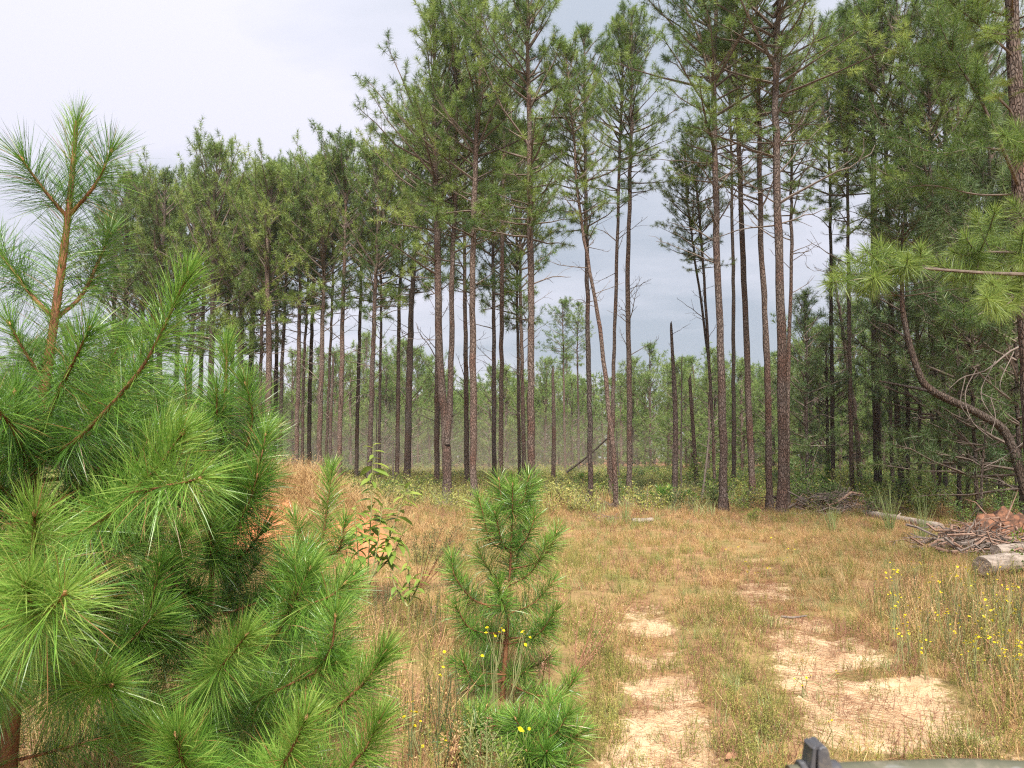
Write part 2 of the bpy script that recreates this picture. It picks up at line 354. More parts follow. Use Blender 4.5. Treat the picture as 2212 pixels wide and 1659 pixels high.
def along(path, s):
    """points and tangents at arc fraction s of a polyline"""
    seg = np.linalg.norm(np.diff(path, axis=0), axis=1); cu = np.concatenate([[0], np.cumsum(seg)]); cu = cu/cu[-1]
    s = np.asarray(s); p = np.stack([np.interp(s, cu, path[:, i]) for i in range(3)], -1)
    tg = unit(np.gradient(path, axis=0)); t = unit(np.stack([np.interp(s, cu, tg[:, i]) for i in range(3)], -1))
    return p, t, seg.sum()
def radial(t, rng):
    r = rng.standard_normal(t.shape); r = r - (r*t).sum(-1, keepdims=True)*t
    return unit(r)

# ------------------------------------------------------------------ ground sheet
def axis(dense_lo, dense_hi, step, lo, hi, g=1.13):
    a = list(np.arange(dense_lo, dense_hi+1e-6, step))
    s = step; x = dense_hi
    while x < hi: s *= g; x += s; a.append(x)
    s = step; x = dense_lo
    while x > lo: s *= g; x -= s; a.insert(0, x)
    return np.array(a)
def make_ground():
    X = axis(-7.5, 8.0, 0.085, -400, 400); Y = axis(2.5, 17.5, 0.085, -60, 500)
    gx, gy = np.meshgrid(X, Y)
    z = gz(gx, gy)
    near = np.exp(-np.maximum(gy-10, 0)/6)
    rr = NP0.standard_normal(gx.shape)*0.006*near
    z = z + rr
    nx, ny = len(X), len(Y)
    v = np.stack([gx, gy, z], -1).reshape(-1, 3)
    i = (np.arange(ny-1)[:, None]*nx + np.arange(nx-1)[None]).reshape(-1)
    q = np.stack([i, i+1, i+nx+1, i+nx], -1)
    mb = MB(); mb.add(v, q, 'ground')
    me = mb.mesh('ground', True)
    s = sand_mask(v[:, 0], v[:, 1])
    red = 1.25*np.exp(-(((v[:, 0]+4.35)/0.62)**2 + ((v[:, 1]-12.95)/0.75)**2)) + 0.95*np.exp(-(((v[:, 0]+2.65)/0.7)**2 + ((v[:, 1]-12.75)/0.7)**2)) \
        + 0.5*np.exp(-(((v[:, 0]+3.4)/1.6)**2 + ((v[:, 1]-11.6)/1.0)**2)) + 0.55*np.exp(-(((v[:, 0]-9.6)/1.8)**2 + ((v[:, 1]-15.2)/1.3)**2))
    straw = np.clip((v[:, 1]-17.5)/3.5, 0, 1)*(0.35+0.5*np.clip((v[:, 0]-1.5)/5, 0, 1))
    for nm, a in (('sand', s), ('red', red), ('straw', straw)):
        at = me.attributes.new(nm, 'FLOAT', 'POINT'); at.data.foreach_set('value', a.astype(np.float32))
    tag(link('ground', me), kind='structure')
make_ground()

# ------------------------------------------------------------------ pine crowns (a few kinds, shared by the trees)
def crown_mesh(name, seed, L=8.0, R=1.8, whorl=0.42, nb=(3, 5), nneed=40, nlen=0.19, nw=0.009, mat='needle', shape='tall', shoots=1.0, sides=4, pom=0.18, gap=-0.85):
    rng = np.random.default_rng(seed); mb = MB()
    z = 0.0; ph1, ph2 = rng.random(2)*6.28
    O, D, LL, TT = [], [], [], []
    def shoot(path, tint, frac=0.55, n=nneed):
        s = 1 - frac*rng.random(n)**1.1
        p, t, ln = along(path, s)
        a = np.radians(np.interp((s-(1-frac))/frac, [0, 0.6, 1], [98, 66, 18]) + 10*rng.standard_normal(n))[:, None]
        d = unit(np.cos(a)*t + np.sin(a)*radial(t, rng))
        O.append(p); D.append(d); LL.append(nlen*(0.75+0.4*rng.random(n))); TT.append(np.clip(tint + 0.10*rng.standard_normal(n), 0, 1))
    while z < L*0.985:
        f = z/L
        if shape == 'tall': prof = min(1.0, 0.70+f*1.3)*(1-f**2.2)**0.75 + 0.10
        elif shape == 'young': prof = (1-f)**0.75*0.95 + 0.12
        else: prof = min(1, 0.35+f*2.2)*math.sqrt(max(0, 1-f**2.6)) + 0.10
        n = rng.integers(nb[0], nb[1]+1); az0 = rng.random()*6.28
        for k in range(n):
            az = az0 + k*6.283/n + rng.normal()*0.35
            bl = R*prof*(0.35+0.80*rng.random()**0.8)
            if f < 0.25 and rng.random() < 0.30 and shape == 'tall': bl *= 0.45
            el = math.radians(8 + 52*f**0.8 + rng.normal()*9)
            if math.sin(az+ph1+z*0.5)+0.8*math.sin(z*1.9+ph2)+0.6*math.sin(2*az-z*1.1+ph1) < gap and 0.05 < f < 0.92: continue
            bl = min(bl, max(0.22, (L*1.0-z)/(math.sin(el)+0.22)))
            out = np.array([math.cos(az), math.sin(az), 0])
            m = 5; u = np.linspace(0, 1, m)[:, None]
            zz = z + rng.normal()*0.06
            curve = 0.22+0.1*rng.normal() if f > 0.15 else 0.05
            path = np.array([0, 0, zz]) + out*bl*math.cos(el)*u + np.array([0, 0, 1.0])*(bl*math.sin(el)*u + bl*curve*u**2)
            path = path + rng.normal(0, 0.03*bl, (m, 3))*u
            mb.tube(path, np.linspace(0.018+0.010*bl, 0.006, m), 'limb', sides, cap=False)
            base_t = float(np.clip(rng.normal(0.52, 0.21), 0.02, 0.98))
            shoot(path, base_t, min(0.8, pom/bl))
            nt_ = max(2, int((bl*5.2)*shoots))
            for j in range(nt_):
                s0 = 0.30+0.68*(j+rng.random())/nt_
                p, t, _ = along(path, np.array([s0])); p = p[0]; t = t[0]
                tl = (0.22+0.36*rng.random())*(1.15-0.5*s0)*min(1.3, 0.55+bl*0.4)
                d = unit(t*0.75 + radial(t[None], rng)[0]*0.75 + np.array([0, 0, 0.40]))
                tp = np.array([p, p+d*tl*0.5+np.array([0, 0, 0.02]), p+d*tl+np.array([0, 0, 0.10*tl+0.02])])
                if sides >= 4: mb.tube(tp, [0.007, 0.005, 0.004], 'limb', 3, cap=False)
                shoot(tp, base_t + 0.16*rng.normal(), min(0.95, pom/tl), int(nneed*0.9))
        z += whorl*(0.6+0.8*rng.random())*(1.0-0.35*f)
    tip = np.array([[0, 0, L*0.93], [0, 0, L*0.97], [0, 0, L]]); shoot(tip, 0.6, 1.0, nneed*2)
    O, D, LL, TT = map(np.concatenate, (O, D, LL, TT))
    mb.blades(O, D, LL, nw, mat, TT, k=1, rng=rng)
    return mb.mesh(name)
CR = {}
for i in range(6):
    CR['tall', i] = crown_mesh('crown_tall', 100+i, R=[2.1, 2.4, 2.0, 2.5, 2.3, 2.2][i], shoots=0.95, nneed=78, nlen=0.20, nw=0.0095, whorl=0.42, nb=(2, 5))
for i in range(4):
    CR['bushy', i] = crown_mesh('crown_bushy', 200+i, L=7.0, R=[2.5, 2.7, 2.4, 2.8][i], whorl=0.34, nneed=52, nlen=0.22, nw=0.0145, shape='round', shoots=0.9)
for i in range(3):
    CR['dark', i] = crown_mesh('crown_dark', 300+i, L=7.0, R=[1.9, 2.2, 2.0][i], whorl=0.42, nneed=46, nlen=0.22, nw=0.011, mat='needle_shaded', shape='young', shoots=1.1)
for i in range(4):
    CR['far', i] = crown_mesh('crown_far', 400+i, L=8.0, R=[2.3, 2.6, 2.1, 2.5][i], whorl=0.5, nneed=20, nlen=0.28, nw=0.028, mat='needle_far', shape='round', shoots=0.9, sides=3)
CRL = {'tall': 8.0, 'bushy': 7.0, 'dark': 7.0, 'far': 8.0}
DEADM = []
for i in range(8):
    rng = np.random.default_rng(500+i); mb = MB(); ln = 1.0
    u = np.linspace(0, 1, 7)[:, None]
    path = np.array([1.0, 0, 0])*u + np.array([0, 0, 1.0])*(0.30+0.5*rng.random())*u + np.array([0, 0, 1.0])*rng.normal(0, 0.12)*u**2 + rng.normal(0, 0.025, (7, 3))*u
    mb.tube(path, np.linspace(0.016, 0.004, 7), 'dead', 4, cap=False)
    for j in range(rng.integers(2, 6)):
        p, t, _ = along(path, np.array([0.3+0.65*rng.random()])); d = unit(t[0]+0.8*radial(t, rng)[0]); l2 = 0.15+0.3*rng.random()
        mb.tube(np.array([p[0], p[0]+d*l2*0.5+rng.normal(0, 0.02, 3), p[0]+d*l2+rng.normal(0, 0.04, 3)]), [0.007, 0.005, 0.003], 'dead', 3, cap=False)
    DEADM.append(mb.mesh('dead_branch'))

def trunk_mesh(path, r0, rtop, mat='bark', sides=12, flare=0.35, seed=0, jag=False):
    rng = np.random.default_rng(seed); mb = MB()
    z = path[:, 2]-path[0, 2]; t = np.linspace(0, 1, len(path))
    r = r0 + (rtop-r0)*(0.35*t+0.65*t**2.2) + r0*flare*np.exp(-np.maximum(z, 0)/0.22)
    r = r*(1+0.03*rng.standard_normal(len(path)))
    mb.tube(path, r, mat, sides, rough=0.035, rng=rng)
    if jag:
        p = path[-1]
        for k in range(5):
            a = k*1.257; q = p + np.array([math.cos(a), math.sin(a), 0])*rtop*0.6
            mb.tube(np.array([q-np.array([0, 0, 0.05]), q+np.array([0, 0, 0.10+0.22*rng.random()])]), [rtop*0.5, 0.008], mat, 4)
    return mb.mesh('trunk', True)

NG = 'tall pines at the edge of the clearing'
def pine(name, label, D, stems, kind='tall', dead=8, seed=0, group=None, mat='bark', cat='tree', ground=None, dead_len=1.3, sides=12):
    """stems: dicts with pts (pixel points from the foot up), top (pixel y), w (foot width in px), cb (crown base pixel y), v (crown kind number), rs (width factor)"""
    rng = random.Random(seed*13+5)
    x0 = P(stems[0]['pts'][0][0], 1000, D)[0]
    base = np.array([x0, D, gz1(x0, D) - 0.03])
    root = thing(name, label, cat, base, group)
    for si, st in enumerate(stems):
        pts = [P(x, y, D) for x, y in st['pts']]
        if si == 0 or st.get('ground', False): pts[0] = np.array([pts[0][0], D, base[2]])
        d_top = pts[-1]-pts[-2] if len(pts) > 1 else np.array([0, 0, 1.0])
        if len(pts) == 1: d_top = np.array([rng.gauss(0, 0.012), rng.gauss(0, 0.012), 1.0])
        ztop = P(pts[0][0]*0+W/2, st['top'], D)[2]
        dz = max(ztop - pts[-1][2], 0.3); d_top = d_top/max(d_top[2], 0.2)
        d_top = d_top*np.array([0.6, 0.6, 1])
        top = pts[-1] + d_top*dz
        for i in range(1, len(pts)): pts[i] = pts[i] + np.array([0, rng.gauss(0, 0.12), 0])
        mid = pts[-1] + (top-pts[-1])*0.5 + np.array([rng.gauss(0, 0.07), rng.gauss(0, 0.07), 0])
        full = smooth_path([*pts, mid, top], 34)
        full[1:-1] += np.random.default_rng(seed*7+si).normal(0, 0.012, (32, 3))*np.array([1, 1, 0])
        r0 = st['w']/F*D*0.5*0.95
        trunk = link('trunk', trunk_mesh(full-base, r0, st.get('rtop', max(0.02, r0*0.16)), mat, sides, flare=0.0 if (si and not st.get('ground')) else 0.48, seed=seed*3+si), root)
        zc = P(W/2, st['cb']+(70 if kind == 'bushy' or (kind == 'tall' and stems[0]['pts'][0][0] < 1160) else 0), D)[2]
        seg = full[:, 2]; i0 = int(np.argmin(abs(seg-zc))); pb = full[i0]
        ax = full[-1]+np.array([0, 0, 0.15])-pb; Lc = np.linalg.norm(ax)
        co = link('crown', CR[kind, st.get('v', 0)], root)
        q = Vector(ax).to_track_quat('Z', 'Y').to_matrix().to_4x4()
        s = Lc/CRL[kind]; rs = st.get('rs', 1.0)
        sxy = rs*min(1.25, max(0.75, s**0.5))*(1.2 if group == NG else 1.0)
        co.matrix_local = Matrix.Translation(Vector(pb-base)) @ q @ Matrix.Rotation(rng.random()*6.28, 4, 'Z') @ Matrix.Diagonal((sxy, sxy, s, 1))
        zl, zh = st.get('dz', (zc-3.0, zc+1.2))
        for k in range(dead):
            zz = zl + (zh-zl)*(rng.random()**0.8)
            if zz < base[2]+0.8: continue
            p = np.array([np.interp(zz, seg, full[:, i]) for i in range(3)])-base
            db = link('dead_branch', rng.choice(DEADM), root); sc = dead_len*(0.45+0.8*rng.random())
            db.location = p; db.rotation_euler = (0, rng.gauss(-0.05, 0.2), rng.random()*6.28); db.scale = (sc, sc, sc*(0.7+0.6*rng.random()))
    return root
def S(pts, top, w, cb, v=0, rs=1.0, **k): return dict(pts=pts, top=top, w=w, cb=cb, v=v, rs=rs, **k)

pine('pine_tree', 'tall pine forking low into two stems above a ring of dead twigs', GD(1091), [
    S([(966, 1091), (965, 1000), (960, 900), (951, 786), (945, 553), (940, 330)], 28, 22, 520, 1, 0.95),
    S([(966, 960), (971, 880), (974, 780), (977, 553), (985, 380)], 10, 15, 460, 2, 0.9)], seed=1, group=NG, dead=9)
pine('pine_tree', 'straight pine right of the forked pine, by the same ring of twigs', GD(1096), [S([(1024, 1096), (1022, 800), (1021, 553), (1030, 300)], -10, 16, 440, 3, 0.9)], seed=2, group=NG, dead=8)
pine('pine_tree', 'straight tall pine directly behind the tip of the small centre sapling', GD(1103), [S([(1147, 1103), (1147, 800), (1146, 553), (1142, 200)], -30, 17, 440, 4, 1.0)], seed=3, group=NG, dead=10)
pine('pine_tree', 'slender pine just left of the one behind the centre sapling', GD(1075), [S([(1082, 1075), (1083, 800), (1085, 553), (1090, 250)], 40, 11, 420, 5, 0.8)], seed=4, group=NG, dead=7)
pine('pine_tree', 'slim pine right of the broken snag with a bushy tuft low on its stem', GD(1095), [S([(1277, 1095), (1273, 850), (1268, 600), (1265, 400)], 75, 12, 500, 0, 0.85)], seed=5, group=NG, dead=10)
pine('pine_tree', 'pine whose trunk leans left and crosses the stem beside it', GD(1103), [S([(1330, 1103), (1324, 980), (1313, 870), (1296, 703), (1275, 590), (1250, 420)], 110, 11, 490, 5, 0.75)], seed=6, group=NG, dead=9)
pine('pine_tree', 'upright pine crossed by the left-leaning trunk', GD(1080), [S([(1318, 1080), (1322, 900), (1327, 786), (1332, 553), (1340, 300)], 62, 10, 440, 1, 0.8)], seed=7, group=NG, dead=9)
pine('pine_tree', 'straight reddish pine right of the crossing pair, bare twigs half way up', GD(1083), [S([(1359, 1083), (1359, 850), (1357, 600), (1362, 350)], 30, 13, 430, 2, 0.9, dz=(4.5, 8.5))], seed=8, group=NG, dead=12)
pine('pine_tree', 'thick pine leaning slightly left, leftmost of the four heavy trunks on the right', GD(1108), [S([(1563, 1108), (1556, 850), (1549, 553), (1540, 200)], -190, 19, 400, 3, 1.0)], seed=9, group=NG, dead=16, dead_len=1.7)
pine('pine_tree', 'dark pine second from the left among the four heavy trunks', GD(1086), [S([(1627, 1086), (1615, 850), (1602, 553), (1592, 250)], -150, 15, 330, 0, 1.05)], seed=10, group=NG, dead=18, dead_len=1.8)
pine('pine_tree', 'pine third from the left among the four heavy trunks', GD(1104), [S([(1662, 1104), (1655, 800), (1648, 553), (1640, 250)], -170, 15, 300, 4, 1.0)], seed=11, group=NG, dead=16, dead_len=1.8)
pine('pine_tree', 'thickest trunk of the right group, rightmost of the four heavy trunks', GD(1115), [S([(1690, 1115), (1686, 850), (1682, 553), (1676, 200)], -240, 23, 330, 1, 1.1)], seed=12, group=NG, dead=18, dead_len=2.0)
pine('pine_tree', 'thin pine close against the right of the thickest trunk', GD(1100), [S([(1702, 1100), (1704, 800), (1707, 553), (1712, 400)], 150, 9, 470, 2, 0.75)], seed=13, group=NG, dead=10)
pine('pine_tree', 'slender bent pine rising behind the left of the heavy trunks', GD(1080), [
    S([(1545, 1080), (1535, 870), (1519, 553), (1505, 430)], 280, 7, 560, 5, 0.75),
    S([(1539, 900), (1530, 780), (1500, 553), (1490, 470)], 330, 6, 600, 3, 0.7)], seed=14, group=NG, dead=6)
pine('pine_tree', 'straight dark pine beside the brush heap on the right', GD(1086), [S([(1898, 1086), (1894, 850), (1889, 596), (1885, 300)], 20, 17, 430, 4, 1.0)], seed=15, group=NG, dead=10, mat='bark_shaded')
pine('pine_tree', 'pine leaning left in front of the green shade shrub', GD(1093), [S([(1951, 1093), (1944, 950), (1936, 820), (1923, 553), (1912, 250)], -60, 14, 400, 0, 1.0)], seed=16, group=NG, dead=10, mat='bark_shaded')
pine('pine_tree', 'thin curving pine left of the two slender stems on the right', GD(1103), [S([(2028, 1103), (2018, 886), (2010, 690), (2012, 500)], 120, 10, 560, 2, 0.85)], seed=17, group=NG, dead=8, mat='bark_shaded')
pine('pine_tree', 'thin straight pine rising behind the fallen pale log', GD(1093), [S([(2043, 1093), (2044, 800), (2044, 586), (2042, 300)], 20, 9, 500, 3, 0.9)], seed=18, group=NG, dead=8, mat='bark_shaded')
pine('pine_tree', 'small pine with a bowed stem and low dark crown before the brush heap', GD(1060), [S([(1860, 1060), (1848, 900), (1835, 820), (1816, 690)], 560, 10, 760, 0, 0.8)], kind='dark', seed=19, group=NG, dead=5, mat='bark_shaded')
# left row, further off
LG = 'pines in the left row'
for i, (x, D, x2, top, w, cb, v, kind, lab) in enumerate([
    (576, 36, 582, 365, 15, 640, 0, 'bushy', 'thick dark pine at the left end of the row, right of the tall sapling'),
    (561, 39, 566, 420, 8, 700, 1, 'bushy', 'thin pine tucked behind the left end of the row'),
    (606, 38, 617, 378, 9, 640, 2, 'bushy', 'slim reddish pine second in the left row'),
    (640, 37, 648, 395, 10, 620, 3, 'bushy', 'pine of the left row with a thinner stem close on its right'),
    (653, 39, 663, 420, 7, 600, 1, 'bushy', 'thinner stem close right of a thicker pine in the left row'),
    (689, 36, 699, 350, 12, 620, 0, 'bushy', 'pine of the left row with long bare branches low on its stem'),
    (704, 38, 717, 380, 7, 600, 2, 'bushy', 'thin slanting pine between two thicker stems left of the snag'),
    (732, 36, 741, 312, 12, 600, 3, 'bushy', 'straight pine just right of the broken snag in the left row'),
    (797, 34, 810, 340, 12, 620, 0, 'bushy', 'pine directly behind the leafy seedling, doubled by a thin stem'),
    (819, 37, 824, 380, 7, 600, 1, 'bushy', 'thin stem right of the pine behind the leafy seedling'),
    (858, 38, 863, 340, 10, 600, 2, 'bushy', 'slim pine left of the stout grey pine before the forked one'),
    (879, 37, 890, 240, 16, 560, 3, 'bushy', 'stout grey pine left of the forked pine, set further back'),
    (944, 34, 946, 200, 13, 560, 0, 'bushy', 'trunk half hidden behind the left stem of the forked pine'),
    (1009, 34, 1005, 200, 12, 560, 1, 'bushy', 'trunk half hidden behind the straight pine right of the forked one'),
    (1068, 36, 1066, 240, 11, 600, 2, 'bushy', 'slim pine left of the slender one behind the centre sapling'),
    (1122, 38, 1117, 300, 8, 640, 3, 'bushy', 'left of two thin stems close behind the straight centre pine'),
    (1132, 37, 1124, 280, 10, 620, 0, 'bushy', 'right of two thin stems close behind the straight centre pine')]):
    pine('pine_tree', lab, D, [S([(x, 1000), (x+(x2-x)*0.5, 800), (x2, 640)], top, w, cb, v, 0.95, dz=(3.0, 8.5))], kind=kind, seed=40+i, group=LG, dead=12, dead_len=1.4, sides=9)
BG = 'pines in the dense stand behind the tall sapling'
BX = [236, 262, 300, 340, 378, 412, 452, 486, 515, 540, 592, 668, 770, 325, 432, 500]
ORD = 'first second third fourth fifth sixth seventh eighth ninth tenth eleventh twelfth thirteenth fourteenth fifteenth sixteenth'.split()
BO = [ORD[sorted(BX).index(x)] for x in BX]
for i, (x, D, top, w, cb, v) in enumerate([(236, 44, 470, 11, 700, 0), (262, 40, 388, 13, 690, 1), (300, 43, 425, 11, 680, 2), (340, 39, 383, 14, 700, 3), (378, 44, 430, 12, 680, 0),
    (412, 41, 395, 12, 690, 1), (452, 38, 328, 15, 700, 2), (486, 43, 400, 11, 690, 3), (515, 39, 395, 15, 700, 0), (540, 42, 415, 13, 690, 1), (592, 42, 362, 10, 610, 3), (668, 42, 352, 10, 590, 1), (770, 41, 400, 9, 600, 2), (325, 48, 440, 10, 690, 1), (432, 48, 410, 11, 690, 3), (500, 50, 430, 11, 680, 2)]):
    pine('pine_tree', '%s pine from the left in the dense dark stand behind the tall sapling' % BO[i], D, [S([(x, 1000), (x+3, 800), (x+8, 640)], top, w, cb, v, 1.0)], kind='bushy', seed=70+i, group=BG, dead=5, sides=8, mat='bark_shaded')
# right thicket
TG = 'dark young pines in the right thicket'
for i, (x, D, top, cb, w, v) in enumerate([(1745, 27, 640, 960, 9, 0), (1790, 34, 720, 1000, 8, 1), (1985, 24, 300, 900, 9, 2), (2070, 22, 350, 1000, 10, 0), (2110, 19, 420, 1040, 9, 1), (2160, 22, 250, 980, 12, 2),
    (2205, 18, 380, 1060, 10, 0), (1930, 30, 520, 940, 9, 1), (2020, 29, 420, 980, 9, 2), (2130, 27, 300, 1000, 10, 1), (2200, 26, 200, 1000, 11, 0), (2260, 20, 200, 1040, 11, 2), (2290, 27, 100, 1000, 11, 1), (2235, 31, 160, 1000, 11, 2)]):
    pine('young_pine', 'dark young pine with low branches in the shady right-hand thicket', D, [S([(x, 1080), (x-2, 900)], top, w, cb, v, 1.05)], kind='dark', seed=100+i, group=TG, dead=2, mat='bark_shaded', sides=8)
for i, (x, D, top, cb, v) in enumerate([(1840, 27, 30, 520, 1), (1960, 25, -40, 480, 4), (2090, 24, -80, 450, 5), (1800, 30, 60, 450, 2), (2150, 30, -60, 500, 3), (2060, 33, 40, 560, 0), (1585, 33, 60, 400, 4), (1900, 36, 60, 500, 2)]):
    pine('pine_tree', 'pine standing back in the wood behind the heavy trunks and right thicket', D, [S([(x, 1060), (x-3, 700)], top, 10, cb, v, 1.0)], seed=130+i, group='pines deeper in the right-hand wood', dead=8, mat='bark_shaded', sides=8)

# ------------------------------------------------------------------ big pine at the right edge with its low, lit boughs
def shoot_needles(mb, path, rng, per_m, nlen, nw, mat, t0=0.4, frac=1.0, k=3, droop=0.12, ang=(78, 55, 20), tipboost=1.6):
    p, t, ln = along(path, np.array([0.5]))
    n = max(20, int(per_m*ln*frac))
    s = 1 - frac*rng.random(n)**(1.15)
    p, t, _ = along(path, s); q = (s-(1-frac))/frac
    a = np.radians(np.interp(q, [0, 0.75, 1], ang) + 10*rng.standard_normal(n))[:, None]
    d = unit(np.cos(a)*t + np.sin(a)*radial(t, rng) + np.array([0, 0, 0.06]))
    L = nlen*(0.72+0.4*rng.random(n))*np.interp(q, [0, 0.2, 0.9, 1], [0.85, 1, 1, 0.75])
    tint = np.clip(t0 + 0.30*(q-0.5) + 0.20*rng.standard_normal(n), 0, 1.0)
    tint = np.where(rng.random(n) < 0.03, 1.0, np.minimum(tint, 0.93))
    mb.blades(p, d, L, nw*(0.8+0.4*rng.random(n)), mat, tint, k=k, droop=droop*(0.4+1.2*rng.random(n)), rng=rng, bend=rng.normal(0, 0.06, (n, 3)))
def edge_pine():
    D = 12.5; xb = P(2235, 1000, D)[0]; base = np.array([xb, D, gz1(xb, D)-0.03])
    root = thing('pine_tree', 'big old pine with a thick reddish trunk at the top right edge', 'tree', base)
    pts = [base, P(2225, 800, D), P(2206, 430, D), P(2188, 60, D), P(2175, -300, D), P(2170, -520, D)]
    full = smooth_path(pts, 40)
    link('trunk', trunk_mesh(full-base, 0.16, 0.04, 'bark', 16, seed=77), root)
    rng = np.random.default_rng(900)
    zc = P(W/2, 60, D)[2]; i0 = int(np.argmin(abs(full[:, 2]-zc))); pb = full[i0]; ax = full[-1]-pb
    co = link('crown', CR['tall', 1], root); s = np.linalg.norm(ax)/8
    co.matrix_local = Matrix.Translation(Vector(pb-base)) @ Vector(ax).to_track_quat('Z', 'Y').to_matrix().to_4x4() @ Matrix.Diagonal((1.1, 1.1, s, 1))
    boughs = [([(2200, 400, 12.5), (2170, 330, 12.0), (2120, 220, 11.8), (2065, 130, 11.7), (2022, 33, 11.6)], 0.04, 0.75, 26),
              ([(2195, 250, 12.5), (2130, 190, 12.2), (2040, 150, 12.0), (1960, 140, 12.0)], 0.025, 0.75, 22),
              ([(2200, 330, 12.5), (2120, 320, 12.0), (2020, 330, 11.8), (1930, 290, 11.6)], 0.022, 0.6, 22),
              ([(2188, 120, 12.5), (2120, 60, 12.0), (2050, 0, 11.8)], 0.025, 0.8, 20),
              ([(2200, 420, 12.5), (2110, 420, 12.8), (2000, 400, 13.0), (1900, 420, 13.2)], 0.02, 0.5, 22),
              ([(2210, 560, 12.5), (2150, 650, 12.2), (2090, 690, 12.0), (2050, 670, 11.9)], 0.018, 0.45, 16)]
    for pl, r, t0, ns in boughs:
        path = smooth_path([P(*q) for q in pl], 16); path[0] = full[int(np.argmin(abs(full[:, 2]-path[0][2])))]
        mb = MB(); mb.tube(path-base, np.linspace(r, 0.006, 16), 'limb', 6)
        tw = []
        for k in range(ns):
            p, t, _ = along(path, np.array([0.30+0.70*(k+rng.random())/ns])); d = unit(t[0]*0.8+radial(t, rng)[0]*0.8+np.array([0, 0, 0.35])); l = 0.20+0.35*rng.random()
            tp = np.array([p[0], p[0]+d*l*0.5, p[0]+d*l+np.array([0, 0, 0.08])])-base; tw.append(tp)
            mb.tube(tp, [0.006, 0.005, 0.004], 'limb', 4)
        bo = mb.build('bough', root)
        nb_ = MB(); mat = 'needle_young' if t0 >= 0.9 else 'needle'
        for tp in tw: shoot_needles(nb_, tp, rng, 420, 0.19, 0.0045, mat, t0=(0.62 if t0 >= 0.9 else 0.35)*min(1, t0+0.1), k=2, frac=0.95)
        tag(nb_.build('needles', bo), kind='stuff')
edge_pine()
def near_boughs():
    D = 7.6; xb = P(2480, 1000, D)[0]; base = np.array([xb, D, gz1(xb, D)-0.03]); rng = np.random.default_rng(910)
    root = thing('young_pine', 'near pine whose bright green boughs hang in from the right edge', 'tree', base)
    full = smooth_path([base, P(2475, 700, D), P(2470, 300, D), P(2470, 0, D)], 30); link('trunk', trunk_mesh(full-base, 0.09, 0.03, 'bark', 12, seed=78), root)
    co = link('crown', CR['tall', 2], root); co.matrix_local = Matrix.Translation(Vector(full[-8]-base)) @ Matrix.Diagonal((0.7, 0.7, 0.30, 1))
    for pl, tips in [([(2475, 620, 7.6), (2330, 560, 7.4), (2170, 545, 7.2), (2090, 548, 7.1)], [(2110, 470), (2150, 455), (2190, 440), (2210, 500), (2085, 510), (2130, 520), (2060, 545), (2180, 520), (2160, 575), (2110, 585), (2205, 560), (2080, 575)]),
                     ([(2475, 640, 7.6), (2300, 600, 7.0), (2130, 590, 6.8), (1990, 580, 6.7), (1890, 575, 6.6)], [(1815, 590), (1840, 560), (1870, 540), (1900, 530), (1850, 610), (1885, 600), (1930, 545), (1960, 560), (1795, 610), (1925, 590), (1990, 535), (2020, 570), (2060, 600), (1870, 625)]),
                     ([(2475, 700, 7.6), (2350, 660, 7.3), (2240, 640, 7.1), (2170, 640, 7.0)], [(2140, 610), (2170, 600), (2200, 620), (2130, 645), (2180, 660), (2205, 590), (2150, 670)]),
                     ([(2472, 520, 7.6), (2380, 420, 7.4), (2280, 330, 7.2), (2200, 300, 7.1)], [(2190, 270), (2210, 300), (2180, 310), (2205, 340), (2165, 290)])]:
        path = smooth_path([P(*q) for q in pl], 18); mb = MB(); mb.tube(path-base, np.linspace(0.026, 0.007, 18), 'limb', 7); tw = []
        for (x, y) in tips:
            e = P(x, y, pl[-1][2]+rng.normal()*0.28); k = int(np.argmin(np.linalg.norm(path-e, axis=1)+0.25*np.linspace(1, 0, 18))); p0 = path[max(0, k-2)]
            tp = smooth_path([p0, p0+(e-p0)*0.55-np.array([0, 0, 0.03]), e], 8)-base; tw.append(tp); mb.tube(tp, np.linspace(0.007, 0.004, 8), 'limb', 5)
        bo = mb.build('bough', root); nb_ = MB()
        for tp in tw:
            l = max(0.15, np.linalg.norm(np.diff(tp, axis=0), axis=1).sum()); shoot_needles(nb_, tp, rng, 300/min(1, 0.30/l)/l, 0.19, 0.0036, 'needle', t0=0.56, k=2, frac=min(1, 0.30/l), ang=(95, 62, 18))
        tag(nb_.build('needles', bo), kind='stuff')
near_boughs()

# ------------------------------------------------------------------ leaning and broken trunks
def snag(label, D, foot, head, w0, w1, mat='dead', seed=0, jag=True, nd=4):
    rng = random.Random(seed)
    a = P(foot[0], foot[1], D); b = P(head[0], head[1], D)
    a[2] = gz1(a[0], a[1])-0.03
    path = smooth_path([a, a+(b-a)*0.5+np.array([rng.gauss(0, 0.04), 0, 0]), b], 16)
    root = thing('snag', label, 'dead tree', a)
    link('trunk', trunk_mesh(path-a, w0/F*D*0.5, w1/F*D*0.5, mat, 9, seed=seed, jag=jag), root)
    for k in range(nd):
        u = 0.55+0.42*rng.random(); p = a+(b-a)*u
        db = link('dead_branch', rng.choice(DEADM), root); sc = 0.35+0.5*rng.random()
        db.location = p-a; db.rotation_euler = (0, rng.gauss(0, 0.3), rng.random()*6.28); db.scale = (sc,)*3
snag('short broken dark snag standing alone in the hazy gap left of the slim pine', GD(1052), (1195, 1052), (1194, 801), 10, 6, 'bark', 1, nd=1)
snag('tall broken snag with a pointed top in the middle of the right-hand gap', GD(1086), (1457, 1086), (1450, 712), 13, 6, 'bark', 2, nd=5)
snag('shorter broken snag leaning left behind the tall pointed snag', 32, (1506, 1033), (1490, 822), 9, 7, 'bark', 3, nd=4)
